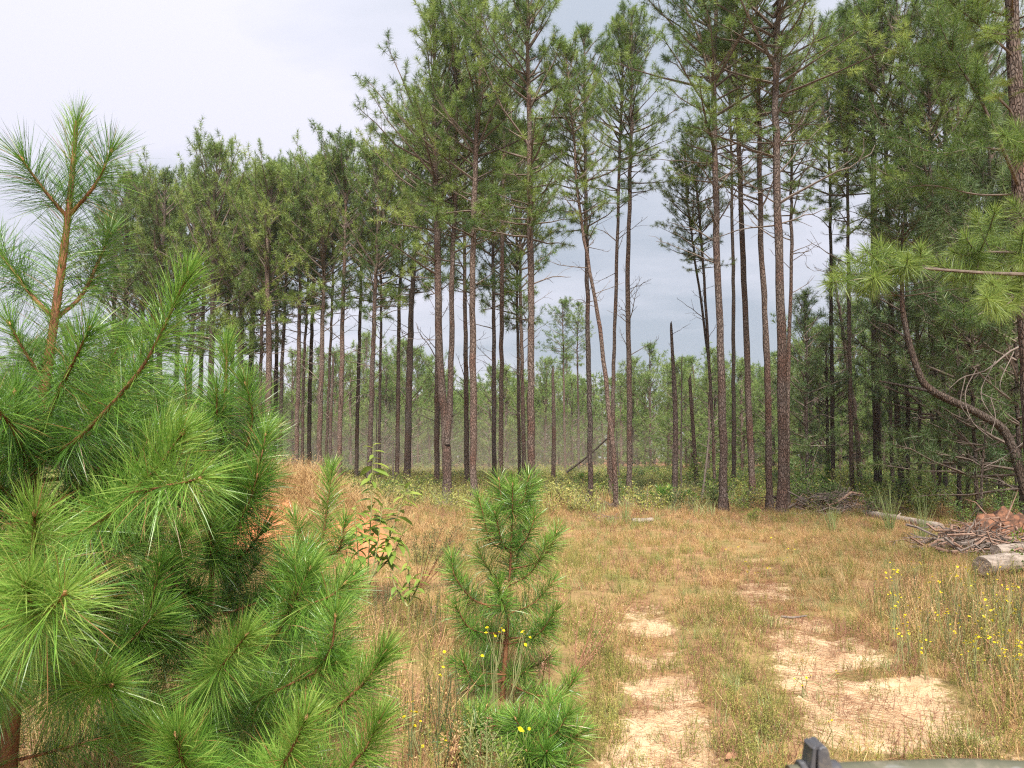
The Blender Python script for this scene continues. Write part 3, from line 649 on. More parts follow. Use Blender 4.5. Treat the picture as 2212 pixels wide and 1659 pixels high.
snag('thin dead stem rising just right of the tall pointed snag', 30, (1470, 1050), (1473, 770), 4, 2, 'dead', 4, nd=5, jag=False)
snag('broken snag between the thin slanting pine and a straight pine in the left row', 36, (714, 1000), (720, 776), 8, 5, 'bark', 5, nd=3)
snag('bare leaning stick beside the leftmost heavy trunk', GD(1090), (1514, 1090), (1532, 936), 5, 3, 'dead', 6, nd=0, jag=False)
snag('short pale dead stub beside the stout grey pine', 36, (850, 1040), (849, 958), 3.5, 2.5, 'dead', 7, nd=0)
snag('tall pale dead stem in the haze right of the leafy seedling', 42, (812, 1020), (814, 860), 3, 1.5, 'dead', 8, nd=0, jag=False)
snag('orange-barked broken stub between the crossing pines and the reddish pine', 34, (1316, 1035), (1314, 930), 5, 4, 'red_dead', 9, nd=0)
snag('pale split stub just left of the straight reddish pine', 36, (1341, 1030), (1332, 940), 4, 2.5, 'grey_log', 10, nd=0)
snag('thin dark dead stem in the shade right of the slender pines', 18, (2118, 1100), (2130, 920), 6, 3, 'bark_shaded', 11, nd=3, jag=False)
def bowed_trunk():
    D = 17.5; a = P(2190, 960, D); root = thing('leaning_tree', 'bent dark trunk sweeping up to the left out of the right thicket', 'tree', (a[0], a[1], gz1(a[0], a[1])))
    base = np.array(root.location)
    pts = [P(2235, 1080, 17.5), P(2180, 950, 17.6), P(2120, 897, 17.6), P(2015, 845, 17.7), P(1983, 800, 17.8), P(1953, 690, 18), P(1948, 600, 18), P(1950, 480, 18)]
    pts[0][2] = gz1(pts[0][0], pts[0][1])-0.05
    path = smooth_path(pts, 40)
    link('trunk', trunk_mesh(path-base, 0.105, 0.03, 'bark_shaded', 12, seed=12), root)
    p2 = smooth_path([P(2013, 845, 17.7), P(1960, 835, 17.8), P(1899, 823, 17.9)], 10)
    mb = MB(); mb.tube(p2-base, np.linspace(0.05, 0.02, 10), 'bark_shaded', 7); mb.build('branch', root, True)
    zc = P(W/2, 640, 18)[2]; i0 = int(np.argmin(abs(path[:, 2]-zc))); ax = path[-1]-path[i0]
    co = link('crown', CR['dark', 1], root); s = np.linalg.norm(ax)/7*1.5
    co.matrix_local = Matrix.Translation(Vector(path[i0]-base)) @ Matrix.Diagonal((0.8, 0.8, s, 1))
bowed_trunk()
def dead_limb():
    D = 14.0; pts = [(2215, 740, 14), (2180, 760, 13.8), (2130, 800, 13.6), (2080, 815, 13.5), (2050, 840, 13.4)]
    a = P(2225, 740, D); root = thing('dead_bough', 'pale bare dead bough with curling twigs hanging in the right thicket', 'branch', (a[0], a[1], a[2]))
    base = np.array(root.location); rng = np.random.default_rng(4)
    def br(pl, r):
        path = smooth_path([P(*q) for q in pl], 14)-base; mb = MB(); mb.tube(path, np.linspace(r, 0.005, 14), 'dead', 6); mb.build('branch', root, True); return path
    br([(2245, 690, 14)]+pts, 0.026)
    for pl in ([(2110, 795, 13.6), (2085, 850, 13.4), (2100, 910, 13.2), (2145, 950, 13)], [(2150, 780, 13.7), (2120, 840, 13.3), (2130, 880, 13.1), (2170, 925, 13), (2212, 955, 12.9)],
               [(2120, 850, 13.2), (2165, 870, 13), (2200, 885, 12.9)], [(2190, 760, 13.8), (2160, 830, 13.5), (2180, 860, 13.4)], [(2240, 930, 13.2), (2180, 980, 13), (2125, 1010, 12.9)],
               [(2085, 815, 13.5), (2075, 870, 13.4), (2095, 905, 13.3)], [(2140, 860, 13.1), (2150, 900, 13), (2140, 940, 12.9)]): br(pl, 0.009)
dead_limb()

# ------------------------------------------------------------------ far wood
def far_row():
    rng = random.Random(21); k = 0
    def put(x, D, top, cb, v, lab, grp):
        nonlocal k; k += 1
        pine('distant_pine', lab, D, [S([(x, 1000), (x+rng.gauss(0, 3), 880)], top, max(3.0, 0.24*F/D), cb, v, 1.0)], kind='far', seed=300+k, group=grp, dead=0, sides=6)
    for i, x in enumerate(range(560, 1260, 22)):
        put(x+rng.gauss(0, 8), 64+rng.random()*24, 775+rng.gauss(0, 24)-(15 if 620 < x < 920 else -35), 1010, i % 4, 'hazy pine in the distant treeline beyond the left clearing', 'distant pines beyond the left clearing')
    for i, x in enumerate(range(1370, 1760, 22)):
        put(x+rng.gauss(0, 8), 54+rng.random()*16, 785+rng.gauss(0, 22), 1000, i % 4, 'rounded pine in the distant treeline behind the tall pointed snag', 'distant pines behind the right-hand trunks')
    for i, x in enumerate(range(1720, 2300, 30)):
        put(x+rng.gauss(0, 8), 44+rng.random()*14, 720+rng.gauss(0, 35), 1010, i % 4, 'pine filling the gaps far behind the right thicket', 'distant pines behind the right thicket')
    for i, x in enumerate(range(-40, 250, 34)):
        put(x+rng.gauss(0, 8), 55+rng.random()*14, 720+rng.gauss(0, 40), 1000, i % 4, 'distant pine glimpsed behind the tall sapling at the left edge', 'distant pines at the left edge')
    put(1221, 58, 655, 800, 0, 'tall slim pine with a round crown standing above the distant treeline', None)
    put(1250, 62, 660, 790, 2, 'second slim pine above the treeline, right beside the tall slim one', None)
    # the wood behind: one mass
    far = []
    for i in range(3):
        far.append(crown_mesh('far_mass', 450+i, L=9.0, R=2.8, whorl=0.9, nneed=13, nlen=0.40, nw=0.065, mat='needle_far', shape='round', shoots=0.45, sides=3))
    coll = bpy.data.collections.new('far_parts')
    for i, me in enumerate(far):
        mb = MB(); mb.tube(np.array([[0, 0, -1.5], [0, 0, 3.0], [0, 0, 8.0]]), [0.15, 0.12, 0.04], 'bark', 6)
        o1 = bpy.data.objects.new('fm%d' % i, me); coll.objects.link(o1)
        o2 = bpy.data.objects.new('fn%d' % i, mb.mesh('far_trunk')); coll.objects.link(o2)
    pts, rot, sc, ix = [], [], [], []
    for n in range(1100):
        D = 75+90*rng.random()**0.8; x = (rng.random()*2-1)*(0.95*D+8)
        if abs(x) < 0.75*D and D < 85 and -0.3*D < x < 0.12*D: D += 15
        z = gz1(x, D)+0.3+rng.random()*0.8; s = 0.85+0.4*rng.random(); v = rng.randrange(3)
        for j in (v, 3+v): pts.append((x, D, z)); rot.append((0, 0, rng.random()*6)); sc.append(s); ix.append(j)
    tag(scatter('distant_wood', pts, rot, sc, ix, coll), 'continuous mass of distant pine wood closing off the clearing', 'wood', kind='stuff')
def scatter(name, pts, rot, scl, idx, coll):
    me = bpy.data.meshes.new(name); n = len(pts); me.vertices.add(n)
    me.vertices.foreach_set('co', np.asarray(pts, np.float32).ravel())
    a = me.attributes.new('rot', 'FLOAT_VECTOR', 'POINT'); a.data.foreach_set('vector', np.asarray(rot, np.float32).ravel())
    a = me.attributes.new('scl', 'FLOAT', 'POINT'); a.data.foreach_set('value', np.asarray(scl, np.float32))
    a = me.attributes.new('idx', 'INT', 'POINT'); a.data.foreach_set('value', np.asarray(idx, np.int32))
    ng = bpy.data.node_groups.new(name, 'GeometryNodeTree')
    ng.interface.new_socket('Geometry', in_out='INPUT', socket_type='NodeSocketGeometry')
    ng.interface.new_socket('Geometry', in_out='OUTPUT', socket_type='NodeSocketGeometry')
    N = ng.nodes.new; gi = N('NodeGroupInput'); go = N('NodeGroupOutput'); ip = N('GeometryNodeInstanceOnPoints'); ci = N('GeometryNodeCollectionInfo')
    ci.inputs['Collection'].default_value = coll; ci.inputs['Separate Children'].default_value = True; ci.inputs['Reset Children'].default_value = True
    def na(nm, ty):
        x = N('GeometryNodeInputNamedAttribute'); x.data_type = ty; x.inputs['Name'].default_value = nm
        return next(o for o in x.outputs if o.enabled and o.name == 'Attribute')
    l = ng.links.new
    l(gi.outputs[0], ip.inputs['Points']); l(ci.outputs[0], ip.inputs['Instance']); ip.inputs['Pick Instance'].default_value = True
    l(na('idx', 'INT'), ip.inputs['Instance Index']); l(na('rot', 'FLOAT_VECTOR'), ip.inputs['Rotation']); l(na('scl', 'FLOAT'), ip.inputs['Scale'])
    l(ip.outputs[0], go.inputs[0])
    o = link(name, me); md = o.modifiers.new('scatter', 'NODES'); md.node_group = ng
    return o
far_row()

# ------------------------------------------------------------------ ground cover
def tuft(seed, n, h, spread, w, mat, lean=0.35, k=2, heads=0, t=(0.5, 0.2)):
    rng = np.random.default_rng(seed); mb = MB()
    a = rng.random(n)*6.283; r = spread*np.sqrt(rng.random(n))
    o = np.stack([r*np.cos(a), r*np.sin(a), np.full(n, -0.02)], -1)
    d = unit(np.stack([rng.normal(0, lean, n), rng.normal(0, lean, n), np.ones(n)], -1))
    L = h*(0.45+0.65*rng.random(n)); tint = np.clip(rng.normal(t[0], t[1], n), 0, 1)
    mb.blades(o, d, L, w, mat, tint, k=k, droop=0.15*rng.random(n), rng=rng, bend=np.stack([rng.normal(0, 0.25, n), rng.normal(0, 0.25, n), np.zeros(n)], -1))
    if heads:
        m = rng.integers(0, n, heads); tips = o[m]+d[m]*(L[m]*(0.6+0.4*rng.random(heads)))[:, None]
        mb.leaves(tips, unit(rng.normal(0, 1, (heads, 3))+np.array([0, 0, 0.5])), 0.016+0.016*rng.random(heads), 0.008, mat, np.clip(rng.normal(t[0]+0.15, t[1], heads), 0, 1), rng=rng)
    return mb.mesh('tuft')
def weed(seed, n, h, spread, mat, leafL=0.03, nl=14, stem_w=0.003, t=(0.5, 0.2), leafw=0.35):
    rng = np.random.default_rng(seed); mb = MB()
    for i in range(n):
        a = rng.random()*6.283; r = spread*math.sqrt(rng.random()); o = np.array([r*math.cos(a), r*math.sin(a), -0.02])
        d = unit(np.array([rng.normal(0, 0.22), rng.normal(0, 0.22), 1])); l = h*(0.5+0.6*rng.random())
        path = np.array([o, o+d*l*0.5+rng.normal(0, 0.01, 3), o+d*l+rng.normal(0, 0.02, 3)])
        mb.tube(path, [stem_w*0.6, stem_w*0.5, stem_w*0.25], mat, 3, tint=max(0, t[0]-0.3), cap=False)
        s = 0.15+0.85*rng.random(nl); p, tg, _ = along(path, s)
        dd = unit(tg*0.7+radial(tg, rng)); mb.leaves(p, dd, leafL*(0.5+0.8*rng.random(nl)), leafL*leafw*(0.5+rng.random(nl)), mat, np.clip(rng.normal(*t, nl), 0, 1), rng=rng)
    return mb.mesh('weed')
def litter(seed, n, size, mat='straw'):
    rng = np.random.default_rng(seed); mb = MB()
    o = np.stack([rng.normal(0, size, n), rng.normal(0, size*0.6, n), 0.004+0.012*rng.random(n)], -1)
    a = rng.normal(0, 0.7, n); d = unit(np.stack([np.cos(a), np.sin(a), rng.normal(0, 0.06, n)], -1))
    mb.blades(o, d, 0.10+0.12*rng.random(n), 0.0028, mat, np.clip(rng.normal(0.4, 0.25, n), 0, 1), k=1, rng=rng, droop=0)
    return mb.mesh('litter')
def coll_of(name, meshes):
    c = bpy.data.collections.new(name)
    for i, me in enumerate(meshes): c.objects.link(bpy.data.objects.new('%s%02d' % (name, i), me))
    return c
DRY = [tuft(600+i, 30, 0.16+0.03*i, 0.10, 0.0045, 'dry', 0.40, heads=10) for i in range(4)]
OLV = [weed(620+i, 9, 0.15+0.03*i, 0.12, 'weed', 0.017, 16, 0.0035, (0.55, 0.2), 0.28) for i in range(4)]
RST = [weed(640+i, 9, 0.15+0.04*i, 0.12, 'rust', 0.013, 14, 0.0035, (0.5, 0.2), 0.3) for i in range(3)]
GRN = [tuft(660+i, 20, 0.20+0.05*i, 0.07, 0.005, 'blade', 0.30) for i in range(2)]
TALLW = [weed(680+i, 5, 0.42+0.06*i, 0.12, ['weed', 'rust', 'weed', 'fern'][i], 0.026, 26, 0.005, (0.55, 0.22), 0.25) for i in range(4)]
TALLD = [tuft(700+i, 18, 0.42+0.1*i, 0.08, 0.006, 'dry', 0.28, heads=24) for i in range(2)]
LIT = [litter(720+i, 46, 0.20) for i in range(3)]
near_c = coll_of('cover', DRY+OLV+RST+GRN+TALLW+TALLD+LIT)     # 0-3 dry, 4-7 olive, 8-10 rust, 11-12 green, 13-16 tall weeds, 17-18 tall dry, 19-21 litter
def vnoise(x, y, s, seed=0):
    return 0.5+0.25*(np.sin(x*s*1.3+seed)+np.sin(y*s*1.7+seed*2.1+np.sin(x*s*0.8))+np.sin((x+y)*s*2.3+seed*0.7)*0.6+np.sin((x*1.7-y)*s*3.1+seed)*0.4)/1.5
def cover():
    rng = np.random.default_rng(55)
    P_, R_, S_, I_ = [], [], [], []
    def zone(y0, y1, dens, choose, size, margin=1.0):
        n = int(dens*(y1-y0)*0.72*(y0+y1)*1.0+dens*(y1-y0)*2*margin)
        y = np.sqrt(y0**2+(y1**2-y0**2)*rng.random(n)); x = (rng.random(n)*2-1)*(0.72*y+margin)
        s = sand_mask(x, y); nn = vnoise(x, y, 2.1, 3)*0.8+0.2*rng.random(n)
        red = np.exp(-(((x+4.35)/0.55)**2+((y-12.9)/0.7)**2))+0.8*np.exp(-(((x+2.65)/0.6)**2+((y-12.75)/0.6)**2))
        pat = lattice(x*0.8, y*0.8)*0.6+lattice(x*2.3, y*2.3)*0.4
        keep = (rng.random(n) < np.clip((pat-0.26)/0.22, 0.25, 1)) & (rng.random(n) > np.clip(s*0.9-0.05+0.9*(nn-0.5), 0, 0.74)) & (rng.random(n) > np.clip(red, 0, 0.85))
        x, y = x[keep], y[keep]; n = len(x)
        idx = choose(x, y, rng.random(n), rng)
        ok = idx >= 0; x, y, idx = x[ok], y[ok], idx[ok]; n = len(x)
        sc = size*(0.6+0.8*rng.random(n))*np.where(sand_mask(x, y) > 0.4, 0.7, 1)
        P_.append(np.stack([x, y, gz(x, y)], -1)); R_.append(np.stack([rng.normal(0, 0.08, n), rng.normal(0, 0.08, n), rng.random(n)*6.28], -1)); S_.append(sc); I_.append(idx)
    def pick(x, y, r, rng):
        a = vnoise(x, y, 0.55, 1); b = vnoise(x, y, 0.8, 5); n = len(x)
        right = np.clip((x-(np.interp(y, TR_D, TR_R)+0.55))/0.7, 0, 1)*np.clip((11.5-y)/2, 0, 1)
        left = np.clip((np.interp(y, TR_D, TR_L)-0.6-x)/0.9, 0, 1)*np.clip((9-y)/2, 0, 1)
        idx = rng.integers(0, 4, n)
        r2 = rng.random(n)
        idx = np.where(r2 < np.where(y > 9, 0.20, 0.34)+0.50*np.clip((a-0.42)*4, 0, 1), 4+rng.integers(0, 4, n), idx)
        r3 = rng.random(n); idx = np.where(r3 < 0.09+0.30*np.clip((b-0.56)*4, 0, 1), 8+rng.integers(0, 3, n), idx)
        idx = np.where(rng.random(n) < 0.05, 11+rng.integers(0, 2, n), idx)
        tl = np.maximum(right*0.50, left*0.42)
        idx = np.where(rng.random(n) < tl, 13+rng.integers(0, 6, n), idx)
        idx = np.where((sand_mask(x, y) > 0.35) & (rng.random(n) < 0.72), np.where(rng.random(n) < 0.55, 19+rng.integers(0, 3, n), np.where(rng.random(n) < 0.6, 8+rng.integers(0, 3, n), 4+rng.integers(0, 4, n))), idx)
        heap = np.exp(-(((x+4.9)/1.8)**2+((y-14.4)/1.5)**2))
        idx = np.where((rng.random(n) < heap), np.where(rng.random(n) < 0.7, rng.integers(0, 4, n), 17), idx)
        return idx
    zone(2.6, 5.0, 200, pick, 0.70, 1.2); zone(5.0, 9.0, 170, pick, 0.68, 1.0); zone(9, 17, 80, pick, 0.74, 1.5); zone(17, 24, 36, pick, 1.0, 2); zone(24, 34, 14, pick, 1.5, 2)
    n = 1500; y = np.sqrt(2.6**2+(12**2-2.6**2)*rng.random(n)); x = np.where(rng.random(n) < 0.62, np.interp(y, TR_D, TR_R), np.interp(y, TR_D, TR_L))+rng.normal(0, 0.45, n)
    k = (sand_mask(x, y) > 0.15) & (rng.random(n) < 0.35+0.65*lattice(x*1.7+9, y*4.1)); x, y = x[k], y[k]; n = len(x); r = rng.random(n)
    P_.append(np.stack([x, y, gz(x, y)], -1)); R_.append(np.stack([0*x, 0*x, rng.normal(0, 0.6, n)], -1)); S_.append(np.where(r < 0.6, 0.6+0.7*rng.random(n), 0.35+0.5*rng.random(n))); I_.append(np.where(r < 0.6, 19+rng.integers(0, 3, n), np.where(r < 0.85, 8+rng.integers(0, 3, n), 4+rng.integers(0, 4, n))))
    n = 2600; x = -4.8+rng.normal(0, 1.5, n); y = 14.3+rng.normal(0, 1.1, n)
    redm = np.exp(-(((x+4.35)/0.55)**2+((y-12.9)/0.7)**2)); k = rng.random(n) > redm
    x, y = x[k], y[k]; n = len(x)
    P_.append(np.stack([x, y, gz(x, y)], -1)); R_.append(np.stack([rng.normal(0, 0.15, n), rng.normal(0, 0.15, n), rng.random(n)*6.28], -1)); S_.append(0.8+0.6*rng.random(n)); I_.append(np.where(rng.random(n) < 0.75, rng.integers(0, 4, n), 17+rng.integers(0, 2, n)))
    o = scatter('weeds', np.concatenate(P_), np.concatenate(R_), np.concatenate(S_), np.concatenate(I_), near_c)
    tag(o, 'dry grass and low weeds covering the clearing and the track verges', 'weeds', kind='stuff')
cover()
def bush_mesh(seed, h=1.0, r=0.5, n=420, leafL=0.06, lw=0.5, mat='leaf_dark', t=(0.5, 0.22), stems=7, up=0.6):
    rng = np.random.default_rng(seed); mb = MB()
    O, D = [], []
    per = n//stems
    for i in range(stems):
        a = rng.random()*6.283; lean = r*(0.3+0.9*rng.random()); ht = h*(0.6+0.45*rng.random())
        path = smooth_path([np.array([0.04*math.cos(a), 0.04*math.sin(a), -0.03]), np.array([lean*0.45*math.cos(a), lean*0.45*math.sin(a), ht*0.55]), np.array([lean*math.cos(a), lean*math.sin(a), ht])], 7)
        mb.tube(path, np.linspace(0.010*h, 0.003, 7), 'limb', 4, cap=False)
        s = 0.2+0.8*rng.random(per); p, tg, _ = along(path, s)
        off = radial(tg, rng)*(r*0.38*rng.random(per)**0.7)[:, None]*np.interp(s, [0.2, 0.7, 1], [0.7, 1, 0.4])[:, None]
        O.append(p+off); D.append(unit(tg*up+unit(off)+rng.normal(0, 0.4, (per, 3))))
    O = np.concatenate(O); D = np.concatenate(D); m = len(O)
    mb.leaves(O, D, leafL*(0.6+0.7*rng.random(m)), leafL*lw*(0.6+0.7*rng.random(m)), mat, np.clip(rng.normal(*t, m), 0, 1), rng=rng)
    return mb.mesh('bush')
BU = [bush_mesh(800, 1.0, 0.6, 700, 0.07, 0.55, 'leaf'), bush_mesh(801, 1.2, 0.55, 700, 0.07, 0.5, 'leaf_dark'), bush_mesh(802, 1.0, 0.5, 600, 0.06, 0.4, 'leaf_yellow'),
      bush_mesh(803, 1.0, 0.6, 800, 0.05, 0.4, 'fern'), bush_mesh(804, 0.9, 0.7, 700, 0.08, 0.5, 'leaf')]
def undergrowth():
    rng = np.random.default_rng(77)
    UG = coll_of('under', [bush_mesh(820, 0.55, 0.4, 160, 0.08, 0.45, 'leaf_yellow', stems=5), bush_mesh(821, 0.6, 0.4, 160, 0.08, 0.5, 'leaf', stems=5), bush_mesh(822, 0.5, 0.45, 180, 0.07, 0.4, 'fern', stems=5),
                           tuft(823, 40, 0.6, 0.30, 0.012, 'blade', 0.3, t=(0.75, 0.2)), tuft(824, 40, 0.6, 0.30, 0.012, 'dry', 0.3), bush_mesh(825, 0.7, 0.4, 170, 0.08, 0.5, 'leaf_dark', stems=5)])
    n = 9500; y = 19.5+50*rng.random(n)**0.85; x = (rng.random(n)*2-1)*(0.75*y+2)
    right = np.clip((x-2)/8, 0, 1); r = rng.random(n)
    keep = rng.random(n) < np.clip((y-19.5)/7.0+vnoise(x, y, 0.9, 2)-0.45, 0, 1)
    x, y, r = x[keep], y[keep], r[keep]; right = right[keep]; n = len(x)
    idx = np.where(r < 0.34, 0, np.where(r < 0.46, 2, np.where(r < 0.70, 3, np.where(r < 0.92, 4, 1))))
    idx = np.where(rng.random(n) < right*0.3, np.where(rng.random(n) < 0.5, 1, 5), idx)
    o = scatter('undergrowth', np.stack([x, y, gz(x, y)], -1), np.stack([0*x, 0*x, rng.random(n)*6.28], -1), 0.7+0.8*rng.random(n), idx, UG)
    tag(o, 'belt of tangled weeds and bushes among and behind the trunks', 'undergrowth', kind='stuff')
undergrowth()

# ------------------------------------------------------------------ shrubs one can tell apart
def shrub(name, label, x, ybase, h_px, mesh, cat='shrub', D=None, group=None, wide=1.0, meshh=1.0, rot=0.0):
    D = D or GD(ybase); X = P(x, 1000, D)[0]
    o = thing(name, label, cat, (X, D, gz1(X, D)), group)
    f = link('foliage', mesh, o); s = h_px/F*D/meshh; f.scale = (s*wide, s*wide, s); f.rotation_euler = (0, 0, rot)
    return o
shrub('shade_shrub', 'green leafy shrub between the leaning pine and the thin pines', 1988, 1118, 95, BU[0], wide=1.0)
shrub('shade_shrub', 'low yellow-green shrub at the foot of the four heavy trunks', 1612, 1128, 34, BU[4], wide=1.3)
shrub('shade_shrub', 'yellowing shrub behind the four heavy trunks', 1600, 1050, 60, BU[2], D=30, wide=1.4, rot=1)
shrub('shade_shrub', 'tall yellowish leafy bush left of the bowed small pine', 1812, 1060, 110, BU[2], D=27, wide=0.75, rot=2)
shrub('shade_shrub', 'green bush right of the thickest trunk', 1735, 1065, 105, BU[1], D=26, wide=0.9, rot=0.5)
shrub('shade_shrub', 'rounded dark bush behind the brush heap', 1775, 1060, 70, BU[3], D=23, wide=1.3, rot=1.5)
shrub('shade_shrub', 'bright green bush behind the tall pointed snag', 1500, 1040, 85, BU[0], D=32, wide=0.8, rot=2.5)
shrub('shade_shrub', 'leafy bush at the foot of the shorter leaning snag', 1535, 1050, 70, BU[1], D=31, wide=0.9, rot=3.5)
shrub('shade_shrub', 'yellow-green bush right of the orange-barked stub', 1340, 1025, 35, BU[4], D=38, wide=1.3, rot=4.0)
shrub('shade_shrub', 'pale green bush beyond the slim pine right of the broken snag', 1250, 1045, 60, BU[2], D=36, wide=1.1, rot=5.0)
shrub('shade_shrub', 'leafy bush beside the trunk half hidden by the forked pine', 905, 1045, 55, BU[2], D=34, wide=1.2, rot=0.9)
shrub('shade_shrub', 'bush filling the shade right of the straight dark pine', 1925, 1080, 60, BU[1], D=24, wide=1.3, rot=2.2)
shrub('shade_shrub', 'dark leafy bush low in the shade of the right thicket', 2075, 1110, 60, BU[1], D=18, wide=1.4, rot=3.1)
shrub('shade_shrub', 'dark bush behind the mound of red soil', 2165, 1110, 75, BU[1], D=17, wide=1.4, rot=4.4)
shrub('bright_shrub', 'bright yellow-green feathery shrub cut by the right edge', 2218, 1130, 160, BU[4], D=9.5, wide=0.55, meshh=0.9)
for i, (x, yb, h, lab) in enumerate([(1350, 1135, 55, 'clump of pale green grass before the straight reddish pine'), (1792, 1150, 75, 'tall bluish grass clump right of the thickest trunk'), (1915, 1150, 120, 'tall pale grass stalks before the fallen pale log'),
                                     (1985, 1165, 110, 'grey-green grass clump in front of the fallen pale log'), (1425, 1085, 40, 'grass clump left of the tall pointed snag')]):
    D = GD(yb); X = P(x, 1000, D)[0]; hm = h/F*D
    o = thing('grass_clump', lab, 'grass', (X, D, gz1(X, D)))
    mb = MB(); rng = np.random.default_rng(840+i); n = 60; a = rng.random(n)*6.28
    d = unit(np.stack([rng.normal(0, 0.16, n), rng.normal(0, 0.16, n), np.ones(n)], -1))
    mb.blades(np.stack([0.10*np.cos(a)*rng.random(n), 0.10*np.sin(a)*rng.random(n), np.full(n, -0.02)], -1), d, hm*(0.5+0.6*rng.random(n)), 0.007, 'blade', np.clip(rng.normal(0.6, 0.2, n), 0, 1), k=3, droop=0.1*rng.random(n), rng=rng, bend=rng.normal(0, 0.12, (n, 3))*np.array([1, 1, 0]))
    tag(mb.build('blades', o), kind='stuff')

# ------------------------------------------------------------------ fallen logs, brush and the uprooted mound
def log(label, pl, r0, r1, mat='grey_log', seed=0, lift=0.0, name='fallen_log', stubs=2):
    rng = np.random.default_rng(seed)
    pts = []
    for (x, y, D) in pl:
        p = P(x, y, D); g = gz1(p[0], p[1]); p[2] = max(p[2], g+r0*0.6+lift); pts.append(p)
    a = pts[0].copy(); root = thing(name, label, 'log', a)
    path = smooth_path(pts, 18)-a; path += rng.normal(0, r0*0.03, path.shape)
    mb = MB(); mb.tube(path, np.linspace(r0, r1, 18)*(1+0.02*rng.standard_normal(18)), mat, 14, rough=0.025, rng=rng); mb.build('trunk', root, True)
    for k in range(stubs):
        p, t, _ = along(path, np.array([0.2+0.7*rng.random()])); d = unit(radial(t, rng)[0]+np.array([0, 0, 0.9]))
        mb = MB(); mb.tube(np.array([p[0], p[0]+d*r0*2.2]), [r0*0.3, r0*0.15], mat, 6); mb.build('branch_stub', root)
log('long pale fallen log at the foot of the right thicket', [(1868, 1110, 21), (1950, 1125, 19), (2030, 1145, 17)], 0.10, 0.12, seed=1)
log('short pale cut log among yellow flowers at the right edge', [(2122, 1236, 10.4), (2180, 1224, 10.6), (2290, 1210, 11.0)], 0.13, 0.125, seed=2, stubs=0, lift=0.10)
log('pale log lying behind the cut log at the right edge', [(2150, 1203, 12.4), (2200, 1200, 12.5), (2300, 1196, 12.8)], 0.10, 0.09, seed=3, lift=0.08)
log('thin grey log lying in front of the leaf litter by the crossing pines', [(1365, 1126, 18.9), (1390, 1125, 19), (1408, 1123, 19.2)], 0.07, 0.06, seed=4, stubs=0)
log('dead trunk propped at a slant left of the crossing pines', [(1224, 1020, 36), (1270, 985, 35.5), (1314, 945, 35)], 0.055, 0.04, 'dead', seed=5)
log('grey log lying by the foot of the slim pine right of the broken snag', [(1228, 1084, 27), (1265, 1083, 27), (1300, 1080, 26.5)], 0.10, 0.09, seed=6)
log('dark fallen pole in the grass left of the brush heap', [(1570, 1084, 25.5), (1640, 1078, 25.5), (1700, 1071, 25)], 0.08, 0.05, 'bark_shaded', seed=7)
log('dark strip of bark lying across the right wheel track', [(1688, 1332, 7.85), (1712, 1334, 7.8), (1742, 1330, 7.9)], 0.013, 0.008, 'dead', seed=8, stubs=0, name='fallen_branch')
STK = []
for i in range(8):
    rng = np.random.default_rng(1000+i); mb = MB(); u = np.linspace(-0.5, 0.5, 7)[:, None]
    path = np.array([1.0, 0, 0])*u + rng.normal(0, 0.05, (7, 3))*np.array([0.2, 1, 0.6]); mb.tube(path, np.linspace(0.018, 0.006, 7), 'red_dead' if i % 2 else 'dead', 5)
    for j in range(3):
        p, t, _ = along(path, np.array([0.3+0.6*rng.random()])); d = unit(t[0]+radial(t, rng)[0]); mb.tube(np.array([p[0], p[0]+d*0.22]), [0.007, 0.003], 'dead', 4, cap=False)
    STK.append(mb.mesh('branch'))
def brush(label, x0, x1, ybase, D, h, n, seed, length=1.0, depth=1.0):
    rng = random.Random(seed); xm = P((x0+x1)/2, 1000, D)[0]; hw = (x1-x0)/2/F*D
    root = thing('brush_pile', label, 'brush pile', (xm, D, gz1(xm, D)))
    for k in range(n):
        o = link('branch', rng.choice(STK), root); u = rng.uniform(-1, 1); dy = rng.uniform(-1, 1)*depth
        s = length*(0.5+0.9*rng.random())
        o.location = (u*hw, dy, gz1(xm+u*hw, D+dy)-gz1(xm, D)+0.04+h*(1-abs(u)**1.5)*(1-abs(dy/depth)**2)*rng.random())
        o.rotation_euler = (rng.random()*6.28, rng.gauss(0, 0.22), rng.gauss(0, 0.6)+rng.choice((0, math.pi))); o.scale = (s, s*(0.8+0.6*rng.random()), s*(0.8+0.6*rng.random()))
brush('long heap of dead branches behind the heavy trunks on the right', 1705, 1900, 1100, 22.5, 0.55, 110, 1, 1.3, 1.3)
brush('flat ring of dead twigs around the forked pine', 925, 1055, 1105, 24.0, 0.10, 60, 2, 0.7, 0.8)
brush('low litter of branches around the crossing pines', 1230, 1410, 1090, 25.0, 0.12, 60, 3, 0.8, 1.2)
brush('small scatter of grey sticks before the crossing pines', 1285, 1345, 1126, 19.3, 0.08, 18, 4, 0.5, 0.4)
brush('tangle of dead branches at the foot of the red soil mound', 2010, 2215, 1180, 13.6, 0.45, 130, 5, 1.1, 1.2)
